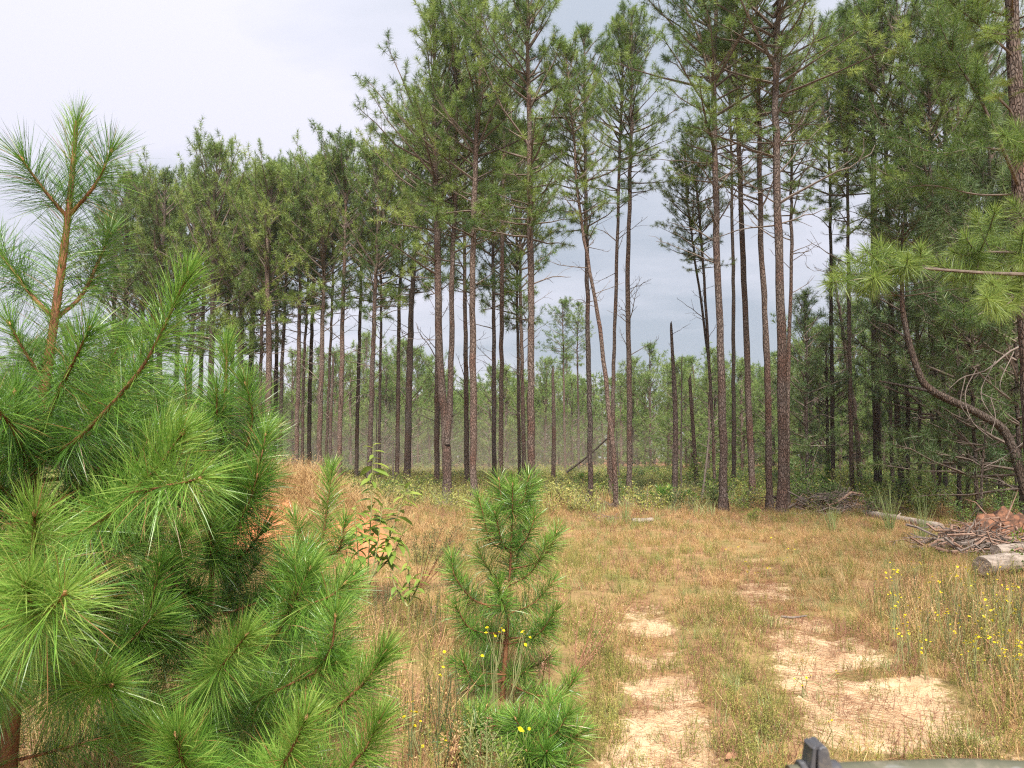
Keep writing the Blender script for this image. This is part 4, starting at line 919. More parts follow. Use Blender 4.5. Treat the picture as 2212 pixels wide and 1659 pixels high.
def root_mound():
    D = 14.9; X = P(2155, 1000, D)[0]; base = np.array([X, D, gz1(X, D)]); root = thing('soil_mound', 'mound of red soil with roots torn up at the right edge', 'mound', base)
    rng = np.random.default_rng(31); n = 26; u, v = np.meshgrid(np.linspace(-1, 1, n), np.linspace(-1, 1, n))
    r = np.sqrt(u**2+v**2); hgt = (0.50*np.exp(-(((u-0.25)/0.42)**2+(v/0.5)**2))+0.34*np.exp(-(((u+0.35)/0.4)**2+((v+0.1)/0.5)**2)))*(1+0.45*np.sin(u*9+1)*np.sin(v*8)) + 0.10*rng.standard_normal(u.shape)*np.exp(-(r/0.7)**2) - 0.05
    pts = np.stack([u*1.5, v*1.2, hgt], -1).reshape(-1, 3); i = (np.arange(n-1)[:, None]*n+np.arange(n-1)).ravel()
    mb = MB(); mb.add(pts, np.stack([i, i+1, i+n+1, i+n], -1), 'red_soil'); mb.build('soil', root, True)
    for k in range(22):
        a = rng.random()*6.28; p0 = np.array([0.3*math.cos(a), -0.3+0.3*math.sin(a), 0.35]); l = 0.5+0.7*rng.random()
        d = unit(np.array([math.cos(a), -0.5+0.6*math.sin(a), rng.normal(0.1, 0.35)])); mb = MB()
        mb.tube(np.array([p0, p0+d*l*0.5+rng.normal(0, 0.06, 3), p0+d*l+rng.normal(0, 0.12, 3)-np.array([0, 0, 0.1])]), [0.02, 0.012, 0.004], 'red_dead', 5); mb.build('root', root)
root_mound()

# ------------------------------------------------------------------ foreground pine saplings
def sapling(name, label, stem, r0, branches, nlen, seed, per_m=1500, nw=0.0022, autos=(), foot=True, stem_leaf=0.45, t0=0.42, bud=0.012, lead=0.9):
    """stem: points (px x, px y, distance) from the foot up; branches: (points, radius, tint, leafy fraction) likewise; autos: (stem fraction, number, length, rise)"""
    rng = np.random.default_rng(seed)
    pts = [P(*q) for q in stem]; a = pts[0].copy()
    if foot: a = np.array([a[0], a[1], gz1(a[0], a[1])-0.03]); pts = [a]+pts[1:]
    root = thing(name, label, 'sapling', a); sp_ = smooth_path(pts, 40)
    mb = MB(); mb.tube(sp_-a, np.linspace(r0, max(0.004, r0*0.22), 40)*(1+0.04*rng.standard_normal(40)), 'young', 8); st = mb.build('stem', root, True)
    nb_ = MB(); shoot_needles(nb_, sp_-a, rng, per_m*lead, nlen, nw, 'needle_young', t0+0.05, stem_leaf, k=3); tag(nb_.build('needles', st), kind='stuff')
    def one(path, r, tint, leafy, mark=True):
        mb = MB(); mb.tube(path-a, np.linspace(r, max(0.0035, r*0.4), len(path)), 'young', 6); bo = mb.build('branch', root, True)
        nb2 = MB(); shoot_needles(nb2, path-a, rng, per_m, nlen, nw, 'needle_young', tint, leafy, k=3); tag(nb2.build('needles', bo), kind='stuff')
        if mark:
            e = path[-1]-a; t = unit(path[-1]-path[-2]); mb = MB(); mb.tube(np.array([e-t*0.004, e+t*bud*0.6, e+t*bud*1.6]), [r*0.35+0.003, r*0.35+0.004, 0.001], 'bud', 6); mb.build('bud', bo, True)
    for pl, r, tint, leafy in branches: one(smooth_path([P(*q) for q in pl], 16), r, tint, leafy)
    for s0, n, ln, rise in autos:
        p, t, _ = along(sp_, np.array([s0])); p = p[0]; az = rng.random()*6.28
        for k in range(n):
            aa = az+k*6.283/n+rng.normal()*0.3; d = np.array([math.cos(aa), math.sin(aa), 0]); l = ln*(0.7+0.5*rng.random())
            path = smooth_path([p, p+d*l*0.55+np.array([0, 0, rise*l*0.40]), p+d*l*0.95+np.array([0, 0, rise*l*1.15])], 12)
            one(path, 0.004+0.006*l, float(np.clip(rng.normal(t0, 0.08), 0.1, 0.8)), min(0.85, 0.5/l+0.15))
            if l > 0.42:
                for sd in (-1, 1):
                    q, tt, _ = along(path, np.array([0.45+0.2*rng.random()])); dd = unit(tt[0]+sd*0.7*unit(np.cross(tt[0], [0, 0, 1.0]))+np.array([0, 0, 0.25])); l2 = l*0.45
                    one(np.array([q[0], q[0]+dd*l2*0.5, q[0]+dd*l2+np.array([0, 0, 0.05])]), 0.005, float(np.clip(rng.normal(t0, 0.08), 0.1, 0.8)), 0.9)
    return root
sapling('pine_sapling', 'tall young pine sapling at the left edge rising above the treeline',
    [(8, 1940, 2.85), (22, 1600, 2.85), (62, 1120, 2.85), (85, 920, 2.85), (122, 660, 2.85), (148, 460, 2.85), (166, 262, 2.85)], 0.034,
    [([(146, 470, 2.85), (95, 410, 2.80), (48, 345, 2.75)], 0.009, 0.30, 0.85), ([(150, 465, 2.85), (205, 400, 2.82), (240, 328, 2.80)], 0.009, 0.30, 0.85),
     ([(120, 690, 2.85), (70, 640, 2.95), (10, 560, 3.05), (-20, 520, 3.1)], 0.010, 0.35, 0.7), ([(118, 690, 2.85), (175, 640, 2.95), (215, 560, 3.0), (236, 505, 3.05)], 0.010, 0.35, 0.7),
     ([(80, 960, 2.85), (125, 850, 2.7), (165, 770, 2.6), (193, 712, 2.55)], 0.010, 0.42, 0.9),
     ([(75, 1000, 2.85), (165, 950, 2.7), (270, 840, 2.6), (330, 755, 2.55), (405, 595, 2.5)], 0.010, 0.45, 0.92),
     ([(70, 1030, 2.85), (30, 930, 2.6), (-10, 880, 2.45), (-60, 820, 2.4)], 0.010, 0.35, 0.9),
     ([(60, 1160, 2.85), (150, 1160, 2.6), (245, 1105, 2.4), (300, 1050, 2.3), (345, 1005, 2.25), (393, 936, 2.2)], 0.010, 0.58, 0.8),
     ([(288, 1064, 2.3), (350, 1052, 2.2), (432, 1034, 2.1)], 0.008, 0.58, 0.85),
     ([(55, 1230, 2.85), (60, 1260, 2.5), (68, 1220, 2.15), (76, 1110, 1.98)], 0.011, 0.60, 0.55),
     ([(50, 1300, 2.85), (60, 1370, 2.3), (72, 1330, 1.9), (55, 1265, 1.75)], 0.011, 0.66, 0.5), ([(72, 1330, 1.9), (105, 1318, 1.8), (140, 1282, 1.72)], 0.007, 0.66, 0.85),
     ([(45, 1400, 2.85), (-20, 1450, 2.2), (-60, 1420, 1.8)], 0.010, 0.5, 0.6), ([(40, 1420, 2.85), (140, 1480, 2.4), (240, 1480, 2.1)], 0.010, 0.45, 0.6),
     ([(60, 1180, 2.85), (160, 1200, 2.9), (230, 1180, 3.0), (290, 1130, 3.05)], 0.010, 0.38, 0.6),
     ([(45, 1380, 2.85), (120, 1330, 3.0), (200, 1330, 3.1), (250, 1290, 3.15)], 0.010, 0.35, 0.6),
     ([(80, 960, 2.85), (150, 900, 3.0), (220, 820, 3.1), (262, 730, 3.15)], 0.009, 0.36, 0.85), ([(100, 830, 2.85), (60, 770, 2.8), (20, 700, 2.75)], 0.008, 0.38, 0.9), ([(72, 1040, 2.85), (190, 1020, 3.1), (300, 940, 3.2), (350, 860, 3.25)], 0.009, 0.36, 0.8),
     ([(66, 1090, 2.85), (10, 1060, 2.7), (-30, 1000, 2.6)], 0.009, 0.42, 0.85), ([(66, 1090, 2.85), (160, 1060, 2.95), (230, 990, 3.0), (262, 900, 3.02)], 0.009, 0.42, 0.8)], 0.19, 1, per_m=1850, nw=0.0018,
    autos=[(0.56, 3, 0.36, 0.8), (0.48, 4, 0.44, 0.6), (0.40, 5, 0.52, 0.4), (0.30, 4, 0.5, 0.25), (0.20, 3, 0.5, 0.1)], stem_leaf=0.62, t0=0.38, lead=0.55)
sapling('pine_sapling', 'young pine sapling with a reddish stem right of the tall left one',
    [(440, 1745, 3.55), (447, 1460, 3.55), (452, 1330, 3.55), (466, 1100, 3.55), (487, 840, 3.55), (490, 742, 3.55)], 0.020,
    [([(468, 1080, 3.55), (520, 1000, 3.5), (545, 900, 3.45), (530, 830, 3.4)], 0.008, 0.36, 0.75), ([(484, 880, 3.55), (470, 900, 3.4), (468, 845, 3.35)], 0.006, 0.4, 0.9),
     ([(470, 1060, 3.55), (430, 1010, 3.7), (405, 900, 3.75), (400, 800, 3.8)], 0.008, 0.4, 0.7), ([(465, 1110, 3.55), (520, 1090, 3.4), (560, 1000, 3.3), (575, 940, 3.3)], 0.008, 0.42, 0.7),
     ([(460, 1200, 3.55), (500, 1150, 3.4), (540, 1080, 3.3), (555, 1030, 3.25)], 0.008, 0.36, 0.75),
     ([(455, 1290, 3.55), (400, 1290, 3.2), (370, 1230, 3.1), (392, 1155, 3.0)], 0.009, 0.36, 0.7), ([(450, 1350, 3.55), (350, 1400, 3.1), (325, 1330, 3.0), (345, 1220, 2.95)], 0.009, 0.33, 0.7),
     ([(455, 1310, 3.55), (440, 1480, 3.0), (470, 1450, 2.6), (533, 1372, 2.45)], 0.009, 0.62, 0.5),
     ([(450, 1380, 3.55), (540, 1420, 3.2), (600, 1365, 3.05), (640, 1290, 2.98), (668, 1230, 2.95)], 0.010, 0.48, 0.6), ([(618, 1335, 3.02), (640, 1260, 3.0), (636, 1205, 3.0)], 0.006, 0.48, 0.85),
     ([(610, 1350, 3.03), (660, 1310, 2.95), (710, 1290, 2.9), (745, 1260, 2.88)], 0.006, 0.5, 0.85),
     ([(447, 1450, 3.55), (520, 1520, 3.1), (600, 1490, 2.9), (727, 1432, 2.75)], 0.010, 0.48, 0.65), ([(680, 1455, 2.8), (715, 1400, 2.75), (725, 1330, 2.72)], 0.006, 0.48, 0.85),
     ([(447, 1480, 3.55), (560, 1560, 3.0), (700, 1540, 2.75), (790, 1470, 2.65), (830, 1410, 2.62)], 0.010, 0.5, 0.6),
     ([(445, 1520, 3.55), (420, 1600, 2.6), (300, 1570, 2.4)], 0.009, 0.38, 0.6),
     ([(446, 1560, 3.55), (560, 1700, 2.5), (610, 1655, 2.25), (660, 1552, 2.15)], 0.009, 0.58, 0.55), ([(446, 1560, 3.55), (440, 1690, 2.5), (400, 1660, 2.2), (380, 1590, 2.1)], 0.009, 0.46, 0.55),
     ([(446, 1560, 3.55), (680, 1690, 2.7), (770, 1640, 2.6), (820, 1560, 2.55)], 0.009, 0.5, 0.55)], 0.18, 2, per_m=1850, nw=0.0019,
    autos=[(0.72, 3, 0.24, 0.9), (0.62, 4, 0.30, 0.7), (0.52, 4, 0.36, 0.6), (0.42, 4, 0.42, 0.45), (0.32, 4, 0.46, 0.35), (0.24, 4, 0.45, 0.2)], stem_leaf=0.40, t0=0.40)
sapling('pine_sapling', 'slim pine sapling with an upright tip before the grassy red mound',
    [(640, 1520, 4.4), (655, 1380, 4.4), (690, 1200, 4.4), (705, 1110, 4.4), (716, 1015, 4.4)], 0.012,
    [([(685, 1220, 4.4), (650, 1180, 4.4), (636, 1120, 4.4)], 0.006, 0.5, 0.8), ([(690, 1200, 4.4), (730, 1190, 4.35), (745, 1130, 4.3)], 0.006, 0.5, 0.8), ([(670, 1300, 4.4), (620, 1260, 4.4), (600, 1190, 4.4)], 0.007, 0.46, 0.7), ([(672, 1300, 4.4), (740, 1290, 4.3), (765, 1240, 4.25)], 0.007, 0.5, 0.7)],
    0.17, 3, per_m=1300, nw=0.0026, autos=[(0.4, 4, 0.35, 0.5), (0.25, 4, 0.4, 0.4)], stem_leaf=0.5, t0=0.5)
sapling('pine_sapling', 'small pine sapling standing alone in the centre beside the track',
    [(1084, 1500, 5.4), (1090, 1440, 5.4), (1098, 1320, 5.4), (1104, 1180, 5.4), (1108, 1060, 5.4)], 0.020,
    [([(1103, 1190, 5.4), (1060, 1170, 5.35), (1042, 1105, 5.3), (1035, 1080, 5.3)], 0.007, 0.46, 0.7), ([(1106, 1110, 5.4), (1085, 1080, 5.4), (1078, 1035, 5.4)], 0.006, 0.5, 0.85), ([(1106, 1110, 5.4), (1130, 1080, 5.4), (1142, 1030, 5.4)], 0.006, 0.5, 0.85),
     ([(1102, 1230, 5.4), (1160, 1215, 5.35), (1190, 1180, 5.3), (1202, 1150, 5.3)], 0.007, 0.44, 0.7), ([(1099, 1310, 5.4), (1030, 1300, 5.3), (985, 1250, 5.2), (975, 1205, 5.2)], 0.008, 0.40, 0.65),
     ([(1096, 1370, 5.4), (1020, 1360, 5.2), (985, 1310, 5.1)], 0.008, 0.40, 0.7), ([(1096, 1380, 5.4), (1160, 1370, 5.2), (1200, 1320, 5.1)], 0.008, 0.4, 0.7),
     ([(1088, 1470, 5.4), (1030, 1480, 5.1), (1000, 1430, 5.0)], 0.008, 0.42, 0.7), ([(1088, 1470, 5.4), (1150, 1500, 5.0), (1215, 1500, 4.9), (1240, 1465, 4.85)], 0.008, 0.5, 0.6)],
    0.165, 4, per_m=1000, nw=0.0028, autos=[(0.86, 3, 0.16, 1.3), (0.70, 4, 0.24, 1.1), (0.55, 3, 0.30, 0.9), (0.42, 4, 0.34, 0.6), (0.28, 4, 0.36, 0.4), (0.14, 4, 0.36, 0.25)], stem_leaf=0.45, t0=0.44)
sapling('pine_seedling', 'tiny bushy pine seedling in the weeds below the centre sapling',
    [(1160, 1690, 4.2), (1160, 1640, 4.2), (1165, 1580, 4.2)], 0.009, [], 0.17, 5, per_m=1500, nw=0.0028, autos=[(0.8, 4, 0.16, 0.8), (0.5, 5, 0.22, 0.4), (0.2, 4, 0.22, 0.3)], stem_leaf=0.9, t0=0.42)
sapling('pine_seedling', 'tiny pine seedling hidden in weeds left of the centre sapling',
    [(1030, 1640, 4.5), (1030, 1600, 4.5), (1032, 1545, 4.5)], 0.008, [], 0.15, 6, per_m=1300, nw=0.0028, autos=[(0.6, 4, 0.16, 0.6), (0.3, 4, 0.18, 0.4)], stem_leaf=0.9, t0=0.4)
for i, (x, yb, h, lab) in enumerate([(1432, 1100, 40, 'small pine seedling in the grass left of the tall pointed snag'), (1480, 1095, 26, 'small pine seedling right of the tall pointed snag'), (1258, 1062, 36, 'small pine seedling behind the slim pine right of the broken snag'), (1560, 1075, 40, 'small pine seedling behind the leftmost heavy trunk'), (1790, 1075, 70, 'broad dark pine seedling in front of the brush heap')]):
    D = GD(yb); sapling('pine_seedling', lab, [(x, yb, D), (x+1, yb-h*0.5, D), (x+2, yb-h, D)], 0.015, [], 0.2, 30+i, per_m=500, nw=0.008, autos=[(0.75, 4, 0.2, 0.9), (0.5, 5, 0.35, 0.5), (0.25, 5, 0.4, 0.4)], stem_leaf=0.8, t0=0.35)

# ------------------------------------------------------------------ leafy seedling, leaf by leaf
LEAFM = []
for i in range(4):
    rng = np.random.default_rng(1100+i); mb = MB()
    u = np.array([0, 0.15, 0.4, 0.7, 0.92, 1.0]); wd_ = np.array([0.02, 0.13, 0.21, 0.165, 0.06, 0.0]); zc = -0.35*u**2*(0.6+0.5*rng.random())
    v = []
    for a, b_, c_ in zip(u, wd_, zc): v += [(a, -b_, c_+0.35*b_), (a, 0, c_), (a, b_, c_+0.35*b_)]
    f = [[3*k+j, 3*k+3+j, 3*k+4+j, 3*k+1+j] for k in range(5) for j in range(2)]
    mb.add(np.array(v), np.array(f), 'leaf', [0.58, 0.50, 0.68, 0.80][i]); LEAFM.append(mb.mesh('leaf', True))
def leafy(label, D, stems, seed, leaf_len=0.12, name='leafy_seedling', top_dense=1.0, step=0.05):
    rng = random.Random(seed); x0, y0 = stems[0][0]; a = P(x0, y0, D); a[2] = gz1(a[0], a[1])-0.02
    root = thing(name, label, 'seedling', a)
    for pl in stems:
        pts = [P(x, y, D+rng.gauss(0, 0.03)) for x, y in pl]
        if pl is stems[0]: pts[0] = a.copy()
        path = smooth_path(pts, 20); mb = MB(); mb.tube(path-a, np.linspace(0.012, 0.003, 20), 'green_stem', 6); st = mb.build('stem', root, True)
        ln = np.linalg.norm(np.diff(path, axis=0), axis=1).sum(); s = 0.36; k = 0
        while s < 1.0:
            p, t, _ = along(path, np.array([s])); az = (k % 2)*3.14+rng.gauss(0.1, 0.75)
            o = link('leaf', LEAFM[min(3, int(rng.random()**1.3*4))], st); sc = leaf_len*(0.7+0.5*rng.random())*(1.0 if s < 0.9 else 0.7)
            o.location = p[0]-a; o.rotation_euler = (rng.gauss(0, 0.2), rng.gauss(0.15, 0.3)-(0.6 if s > 0.93 else 0), az); o.scale = (sc, sc, sc)
            k += 1; s += step/ln*(0.8+0.5*rng.random())
leafy('tall leafy seedling with drooping bright leaves before the red mound', 8.6, [[(793, 1305), (795, 1230), (802, 1100), (806, 960)], [(797, 1260), (830, 1190), (860, 1110), (880, 1045)], [(795, 1280), (775, 1200), (766, 1090)], [(797, 1270), (815, 1180), (826, 1090)], [(800, 1250), (846, 1200), (872, 1150)], [(794, 1270), (755, 1215), (744, 1170)]], 1, 0.19, step=0.031)
leafy('low leafy seedling in the weeds right of the tall leafy one', 7.6, [[(880, 1330), (885, 1270), (878, 1200)], [(882, 1310), (905, 1260), (915, 1225)], [(880, 1310), (855, 1270), (846, 1235)]], 3, 0.12, step=0.03)
leafy('broad-leaved stem with hanging leaves seen through the tall left sapling', 4.2, [[(300, 1500), (310, 1200), (300, 950), (285, 720)], [(308, 1180), (350, 1000), (330, 850)], [(305, 1000), (250, 850), (270, 760)]], 2, 0.17, step=0.04)

def feathery():
    D = 9.6; a = P(905, 1300, D); a[2] = gz1(a[0], a[1])-0.02; root = thing('feathery_shrub', 'feathery weed with thin stems leaning right behind the leafy seedling', 'shrub', a); rng = np.random.default_rng(8)
    for (x, y) in [(1008, 1120), (990, 1135), (960, 1125), (1000, 1180), (1012, 1200), (940, 1140), (975, 1165), (920, 1150), (895, 1160), (1015, 1160), (985, 1200)]:
        e = P(x, y, D+rng.normal()*0.25); path = smooth_path([a, a+(e-a)*0.5+np.array([0, 0, 0.03]), e], 12); mb = MB(); mb.tube(path-a, np.linspace(0.006, 0.002, 12), 'red_stem', 4); st = mb.build('stem', root)
        n = 190; s = 0.5+0.5*rng.random(n); p, t, _ = along(path, s); off = radial(t, rng)*(0.05*rng.random(n))[:, None]; mb = MB()
        mb.leaves(p-a+off, unit(t+0.9*unit(off)+rng.normal(0, 0.3, (n, 3))), 0.035, 0.008, 'fern', np.clip(rng.normal(0.35, 0.25, n), 0, 1), rng=rng); tag(mb.build('foliage', st), kind='stuff')
feathery()
def dry_plant(label, D, foot, tips, seed, mat='red_stem', leaf='rust', nl=60):
    a = P(*foot, D); a[2] = gz1(a[0], a[1])-0.02; root = thing('dry_weed', label, 'weed', a); rng = np.random.default_rng(seed)
    for (x, y) in tips:
        e = P(x, y, D+rng.normal()*0.2); path = smooth_path([a+rng.normal(0, 0.02, 3)*np.array([1, 1, 0]), a+(e-a)*0.5+rng.normal(0, 0.03, 3), e], 10); mb = MB(); mb.tube(path-a, np.linspace(0.0055, 0.0015, 10), mat, 4)
        for k in range(4):
            p, t, _ = along(path, np.array([0.35+0.6*rng.random()])); d = unit(t[0]+0.7*radial(t, rng)[0]); mb.tube(np.array([p[0], p[0]+d*0.10])-a, [0.002, 0.001], mat, 3, cap=False)
        st = mb.build('stem', root); s = 0.25+0.75*rng.random(nl); p, t, _ = along(path, s); off = radial(t, rng)*(0.04*rng.random(nl))[:, None]; mb = MB()
        mb.leaves(p-a+off, unit(t+unit(off)), 0.022, 0.008, leaf, np.clip(rng.normal(0.5, 0.2, nl), 0, 1), rng=rng); tag(mb.build('leaves', st), kind='stuff')
dry_plant('reddish dry weed leaning right over the left wheel track', 6.0, (1240, 1440), [(1380, 1275), (1345, 1290), (1310, 1260), (1290, 1300), (1260, 1310), (1330, 1330)], 1)
dry_plant('dark dry weed stalk right of the centre sapling', 5.3, (1170, 1490), [(1172, 1380), (1180, 1410), (1162, 1400)], 2)
dry_plant('dried brown weed with pale seed heads below the centre sapling', 4.3, (985, 1640), [(975, 1550), (990, 1560), (965, 1580), (1000, 1575), (980, 1600)], 3, 'red_stem', 'dry', 90)
dry_plant('bushy olive weed at the bottom below the centre sapling', 4.0, (1040, 1680), [(1030, 1540), (1050, 1560), (1015, 1570), (1065, 1585), (1040, 1600)], 4, 'green_stem', 'blade', 110)
dry_plant('leafy green weed at the bottom between the seedlings', 3.9, (1085, 1700), [(1080, 1590), (1100, 1600), (1065, 1610), (1110, 1620), (1095, 1640)], 5, 'green_stem', 'leaf', 90)
dry_plant('thin tall dry stalk beside the left wheel track', 7.2, (1195, 1400), [(1225, 1215), (1215, 1260)], 6, 'red_stem', 'weed', 60)

def fallen_leaf():
    D = GD(1634); X = P(1568, 1634, D)[0]; o = tag(link('fallen_leaf', LEAFM[3].copy(), None, (X, D, gz1(X, D)+0.02)), 'curled reddish dead leaf lying in the left wheel track', 'leaf')
    o.data.materials[0] = M['straw']; o.scale = (0.11, 0.13, 0.14); o.rotation_euler = (0.3, -0.2, 0.4)
fallen_leaf()
# ------------------------------------------------------------------ yellow flowers
mb = MB(); rng = np.random.default_rng(60); n = 13; a_ = np.arange(n)*6.283/n
mb.leaves(np.zeros((n, 3)), unit(np.stack([np.cos(a_), np.sin(a_), np.full(n, 0.18)], -1)), 0.017, 0.009, 'petal', 0.6, rng=rng, fold=0.0, droop=0.05)
mb.leaves(np.zeros((n, 3))+np.array([0, 0, 0.003]), unit(np.stack([np.cos(a_+0.2), np.sin(a_+0.2), np.full(n, 0.6)], -1)), 0.010, 0.006, 'petal', 0.15, rng=rng, fold=0.0, droop=0.0)
HEADM = mb.mesh('flower_head')
def flower(label, heads, D, foot, group=None, seed=0, size=1.0):
    rng = random.Random(seed); a = P(foot[0], foot[1], D); a[2] = gz1(a[0], a[1])-0.02; root = thing('yellow_wildflower', label, 'flower', a, group)
    cen = np.mean([P(x, y, D) for x, y in heads], axis=0); cen[2] = max(cen[2], a[2]+0.1)
    for (x, y) in heads:
        e = P(x, y, D+rng.gauss(0, 0.05)); e[2] = max(e[2], a[2]+0.08)
        fk = a+(cen-a)*(0.45+0.25*rng.random())+np.array([rng.gauss(0, 0.012), rng.gauss(0, 0.012), 0])
        path = smooth_path([a+np.array([rng.gauss(0, 0.03), rng.gauss(0, 0.03), 0]), fk, fk+(e-fk)*0.45+np.array([rng.gauss(0, 0.012), 0, -0.004]), e], 10); mb = MB(); mb.tube(path-a, np.linspace(0.0030, 0.0014, 10), 'green_stem', 4); st = mb.build('stem', root)
        h = link('flower_head', HEADM, st); h.location = e-a; h.rotation_euler = (rng.gauss(0.1, 0.45), rng.gauss(0, 0.45), rng.random()*6); h.scale = (size*(0.45+0.45*rng.random()),)*3
flower('yellow flowers left of the stem of the centre sapling', [(1052, 1356), (1050, 1367), (1084, 1357), (1070, 1374), (1079, 1366), (1088, 1362), (1066, 1370)], 4.9, (1062, 1560), seed=1)
flower('yellow flowers right of the stem of the centre sapling', [(1128, 1365), (1133, 1370), (1145, 1377), (1135, 1393), (1131, 1363)], 4.9, (1090, 1560), seed=2)
flower('single yellow flower low on the left of the centre sapling', [(1042, 1417)], 4.9, (1045, 1560), seed=3)
flower('yellow flowers in the grass left of the centre sapling', [(960, 1408), (957, 1441), (951, 1459)], 4.7, (945, 1580), seed=4)
flower('yellow flowers at the bottom below the centre sapling', [(1124, 1575), (1130, 1579), (1143, 1574), (1120, 1573)], 4.0, (1130, 1680), seed=5)
flower('yellow flowers in tangled grass right of the lower sapling needles', [(880, 1517), (892, 1516), (890, 1538), (899, 1539), (909, 1558), (895, 1568), (873, 1549)], 4.3, (895, 1650), seed=6)
flower('two yellow flowers low in the weeds near the bottom', [(963, 1600), (969, 1613), (913, 1612)], 4.1, (950, 1680), seed=7)
flower('orange-yellow flowers at the bottom left under the tall sapling', [(130, 1614), (154, 1611)], 3.0, (145, 1800), seed=8)
flower('small yellow flowers in weeds between the wheel tracks', [(1730, 1454), (1742, 1464), (1752, 1459), (1716, 1466), (1733, 1481)], 5.6, (1735, 1490), seed=9, size=0.9)
flower('yellow flowers on the far side of the weeds between the wheel tracks', [(1703, 1456), (1810, 1455), (1806, 1449)], 5.6, (1770, 1490), seed=10, size=0.8)
flower('yellow flower standing alone above the grey clamp', [(1790, 1559), (1797, 1556)], 4.6, (1792, 1585), seed=11, size=1.1)
rf = random.Random(91)
for k in range(62):
    x = 1885+rf.random()**0.75*340; y = 1200+rf.random()*190+(x-1885)*0.12; D = max(5.6, min(11.5, GD(y+55+rf.random()*45)))
    hs = [(x+rf.gauss(0, 9), y+rf.gauss(0, 7)) for _ in range(rf.randint(2, 5))]
    flower('yellow wildflower in the flower patch along the right verge', hs, D, (x+rf.gauss(0, 6), y+90), 'yellow flowers on the right verge', 200+k, 1.0)
for k in range(14):
    x = 1440+rf.random()*420; y = 1160+rf.random()*80; D = GD(y+18)
    flower('tiny yellow flower in the dry grass of the open clearing', [(x, y), (x+rf.gauss(0, 5), y+rf.gauss(0, 3))], D, (x, y+18), 'tiny yellow flowers in the clearing', 300+k, 1.1)

# ------------------------------------------------------------------ clamp and tube close to the camera (front rack of a vehicle)
def rack():
    D = 0.80; c = P(1752, 1655, D)
    foot = np.array([0.95, 0.75, gz1(0.95, 0.75)])
    root = thing('rack_clamp', 'dark grey plastic clamp with a black loop on an olive tube, bottom edge', 'clamp', foot)
    def rel(p): return np.asarray(p)-foot
    def px(v): return v/F*D
    # tube: runs right from the clamp, then bends down to the ground outside the frame
    r = 0.016
    tz = P(1900, 1645, D-0.02)[2]-r
    x0 = P(1690, 1650, D)[0]
    mb = MB(); path = smooth_path([np.array([x0, D-0.02, tz-0.004]), np.array([P(1900, 1655, D)[0], D-0.02, tz]), np.array([P(2180, 1655, D)[0], D-0.02, tz]), np.array([0.80, D-0.03, tz-0.02]), np.array([0.92, 0.76, tz-0.14]), np.array([0.95, 0.75, 0.7]), foot], 46)
    mb.tube(rel(path), r, 'olive', 14); mb.build('tube', root, True)
    # collar halves round the tube
    for (xa, xb, rr) in ((1710, 1727, 0.0195), (1766, 1797, 0.0195)):
        mb = MB(); a = P(xa, 1650, D)[0]; b = P(xb, 1650, D)[0]; zc = P(1750, 1626, D)[2]-rr
        mb.tube(rel(np.array([[a, D-0.02, zc], [a+0.0012, D-0.02, zc], [b-0.003, D-0.02, zc], [b, D-0.02, zc]])), [rr*0.9, rr, rr, rr*0.82], 'plastic', 18); mb.build('collar', root, True)
        mb = MB(); mb.tube(rel(np.array([[(a+b)/2, D-0.02-rr*0.80, zc+rr*0.35], [(a+b)/2, D-0.02-rr*1.22, zc+rr*0.52]])), [0.0032, 0.0030], 'plastic_dark', 6); mb.build('bolt', root)
    # loop: a slotted lug standing up between the collars
    def slab(outline, y0, y1, mat, name, bev=0.0012):
        n = len(outline); o = np.array(outline); cen = o.mean(0)
        rings = []
        for y, k in ((y0, 0.92), (y0+bev, 1.0), (y1-bev, 1.0), (y1, 0.92)): q = cen+(o-cen)*k; rings.append(np.stack([q[:, 0], np.full(n, y), q[:, 1]], -1))
        v = np.concatenate(rings); f = [[i*n+j, i*n+(j+1) % n, (i+1)*n+(j+1) % n, (i+1)*n+j] for i in range(3) for j in range(n)]
        mb = MB(); mb.add(rel(v), np.array(f), mat); b0 = 0
        fan = [[0, j+1, j] for j in range(1, n-1)]+[[3*n, 3*n+j, 3*n+j+1] for j in range(1, n-1)]
        mb.F.append((np.array(fan), 0)); mb.build(name, root)
    def q(x, y, dd=D): p = P(x, y, dd); return (p[0], p[2])
    slab([q(1736, 1700), q(1737, 1600), q(1740, 1588), q(1746, 1584), q(1753, 1584.5), q(1759, 1592), q(1764, 1615), q(1770, 1640), q(1776, 1700)], D-0.036, D-0.008, 'plastic', 'loop')
    slab([q(1722, 1700), q(1723, 1628), q(1727, 1600), q(1729, 1588), q(1733, 1585), q(1735, 1590), q(1733, 1620), q(1733, 1700)], D-0.034, D-0.010, 'plastic', 'loop')
    slab([q(1726, 1590), q(1732, 1586), q(1744, 1585), q(1744, 1592), q(1732, 1594)], D-0.033, D-0.011, 'plastic', 'loop')
    slab([q(1732, 1612), q(1738, 1612), q(1744, 1700), q(1732, 1700)], D-0.030, D-0.014, 'plastic_dark', 'slot_shade')  # added near-black slab filling the slot, painted as its shade
rack()

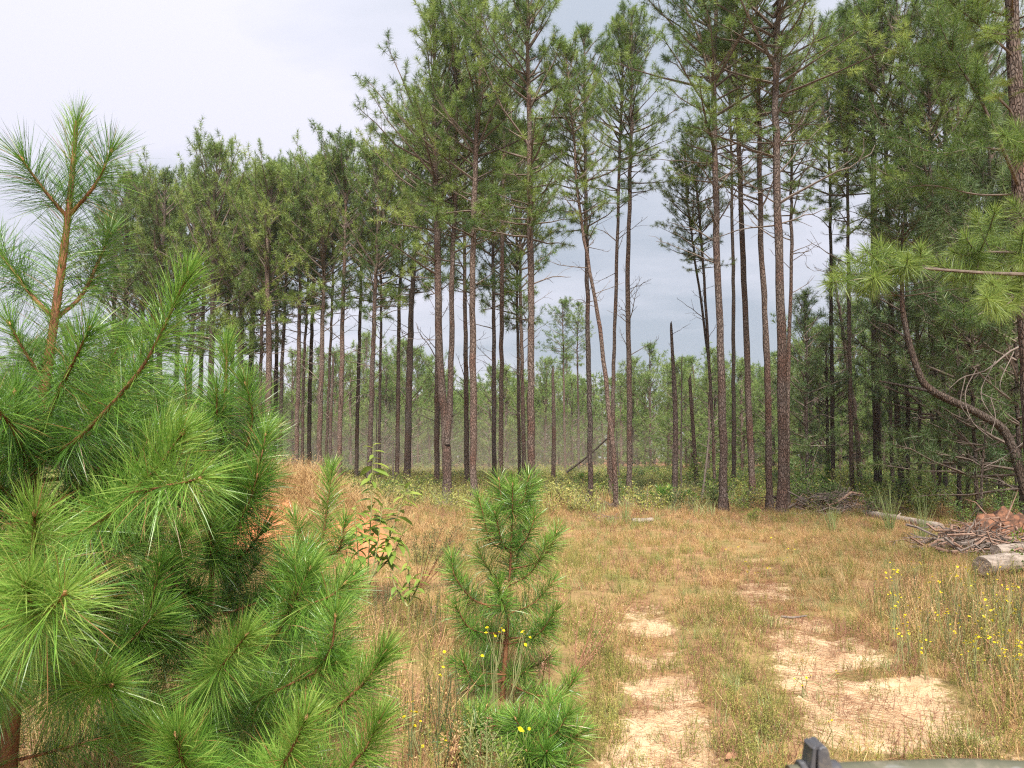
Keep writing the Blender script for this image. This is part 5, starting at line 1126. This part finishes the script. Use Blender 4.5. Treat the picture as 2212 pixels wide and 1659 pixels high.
# ------------------------------------------------------------------ air
def volume(name, density, color, aniso):
    m, n = new_mat(name); b = NB(n)
    v = b.n('ShaderNodeVolumePrincipled', {'Color': (*color, 1), 'Density': density, 'Anisotropy': aniso})
    b.n('ShaderNodeOutputMaterial', {1: v.outputs[0]}); return m
M['haze'] = volume('haze', 0.0004, (0.93, 0.93, 0.92), 0.3)
M['dust'] = volume('dust', 0.0060, (0.86, 0.77, 0.64), 0.3)
def haze():
    mb = MB(); x, y0, y1, z0, z1 = 520, -80, 640, -2.0, 24.0
    v = np.array([(a, b, c) for c in (z0, z1) for a, b in ((-x, y0), (x, y0), (x, y1), (-x, y1))])
    mb.add(v, np.array([[3, 2, 1, 0], [4, 5, 6, 7], [0, 1, 5, 4], [1, 2, 6, 5], [2, 3, 7, 6], [3, 0, 4, 7]]), 'haze'); tag(mb.build('haze'), 'thin pale haze filling the air of the clearing', 'haze', kind='stuff')
    n, m = 28, 14; th = np.linspace(0, 2*math.pi, n, endpoint=False); ph = np.linspace(-1.5, 1.5, m)
    for c, (cx_, cy_, cz_, ax, ay, az) in enumerate([(-8, 58, 2.0, 22, 13, 3.6), (-6.5, 55, 1.4, 17, 10, 2.6), (-9, 53, 1.0, 12, 8, 1.8)]):
        pts = []
        for p in ph:
            for t in th:
                k = 1+0.12*math.sin(3*t+p+c)+0.08*math.sin(5*t-2*p+2*c)
                pts.append((cx_+ax*k*math.cos(t)*math.cos(p), cy_+ay*k*math.sin(t)*math.cos(p), cz_+az*math.sin(p)*(1+0.15*math.sin(2*t+c))))
        q = [[i*n+j, i*n+(j+1) % n, (i+1)*n+(j+1) % n, (i+1)*n+j] for i in range(m-1) for j in range(n)]
        mb = MB(); mb.add(np.array(pts), np.array(q), 'dust')
        mb.F.append((np.array([[0, j+1, j] for j in range(1, n-1)]+[[(m-1)*n, (m-1)*n+j, (m-1)*n+j+1] for j in range(1, n-1)]), 0))
        tag(mb.build('dust_cloud', None, True), ['widest thin veil of brownish dust among the trunks left of centre', 'middle bank of brownish dust low among the trunks left of centre', 'thickest low core of brownish dust behind the left row'][c], 'dust', 'dust drifting behind the left row', 'stuff')
haze()
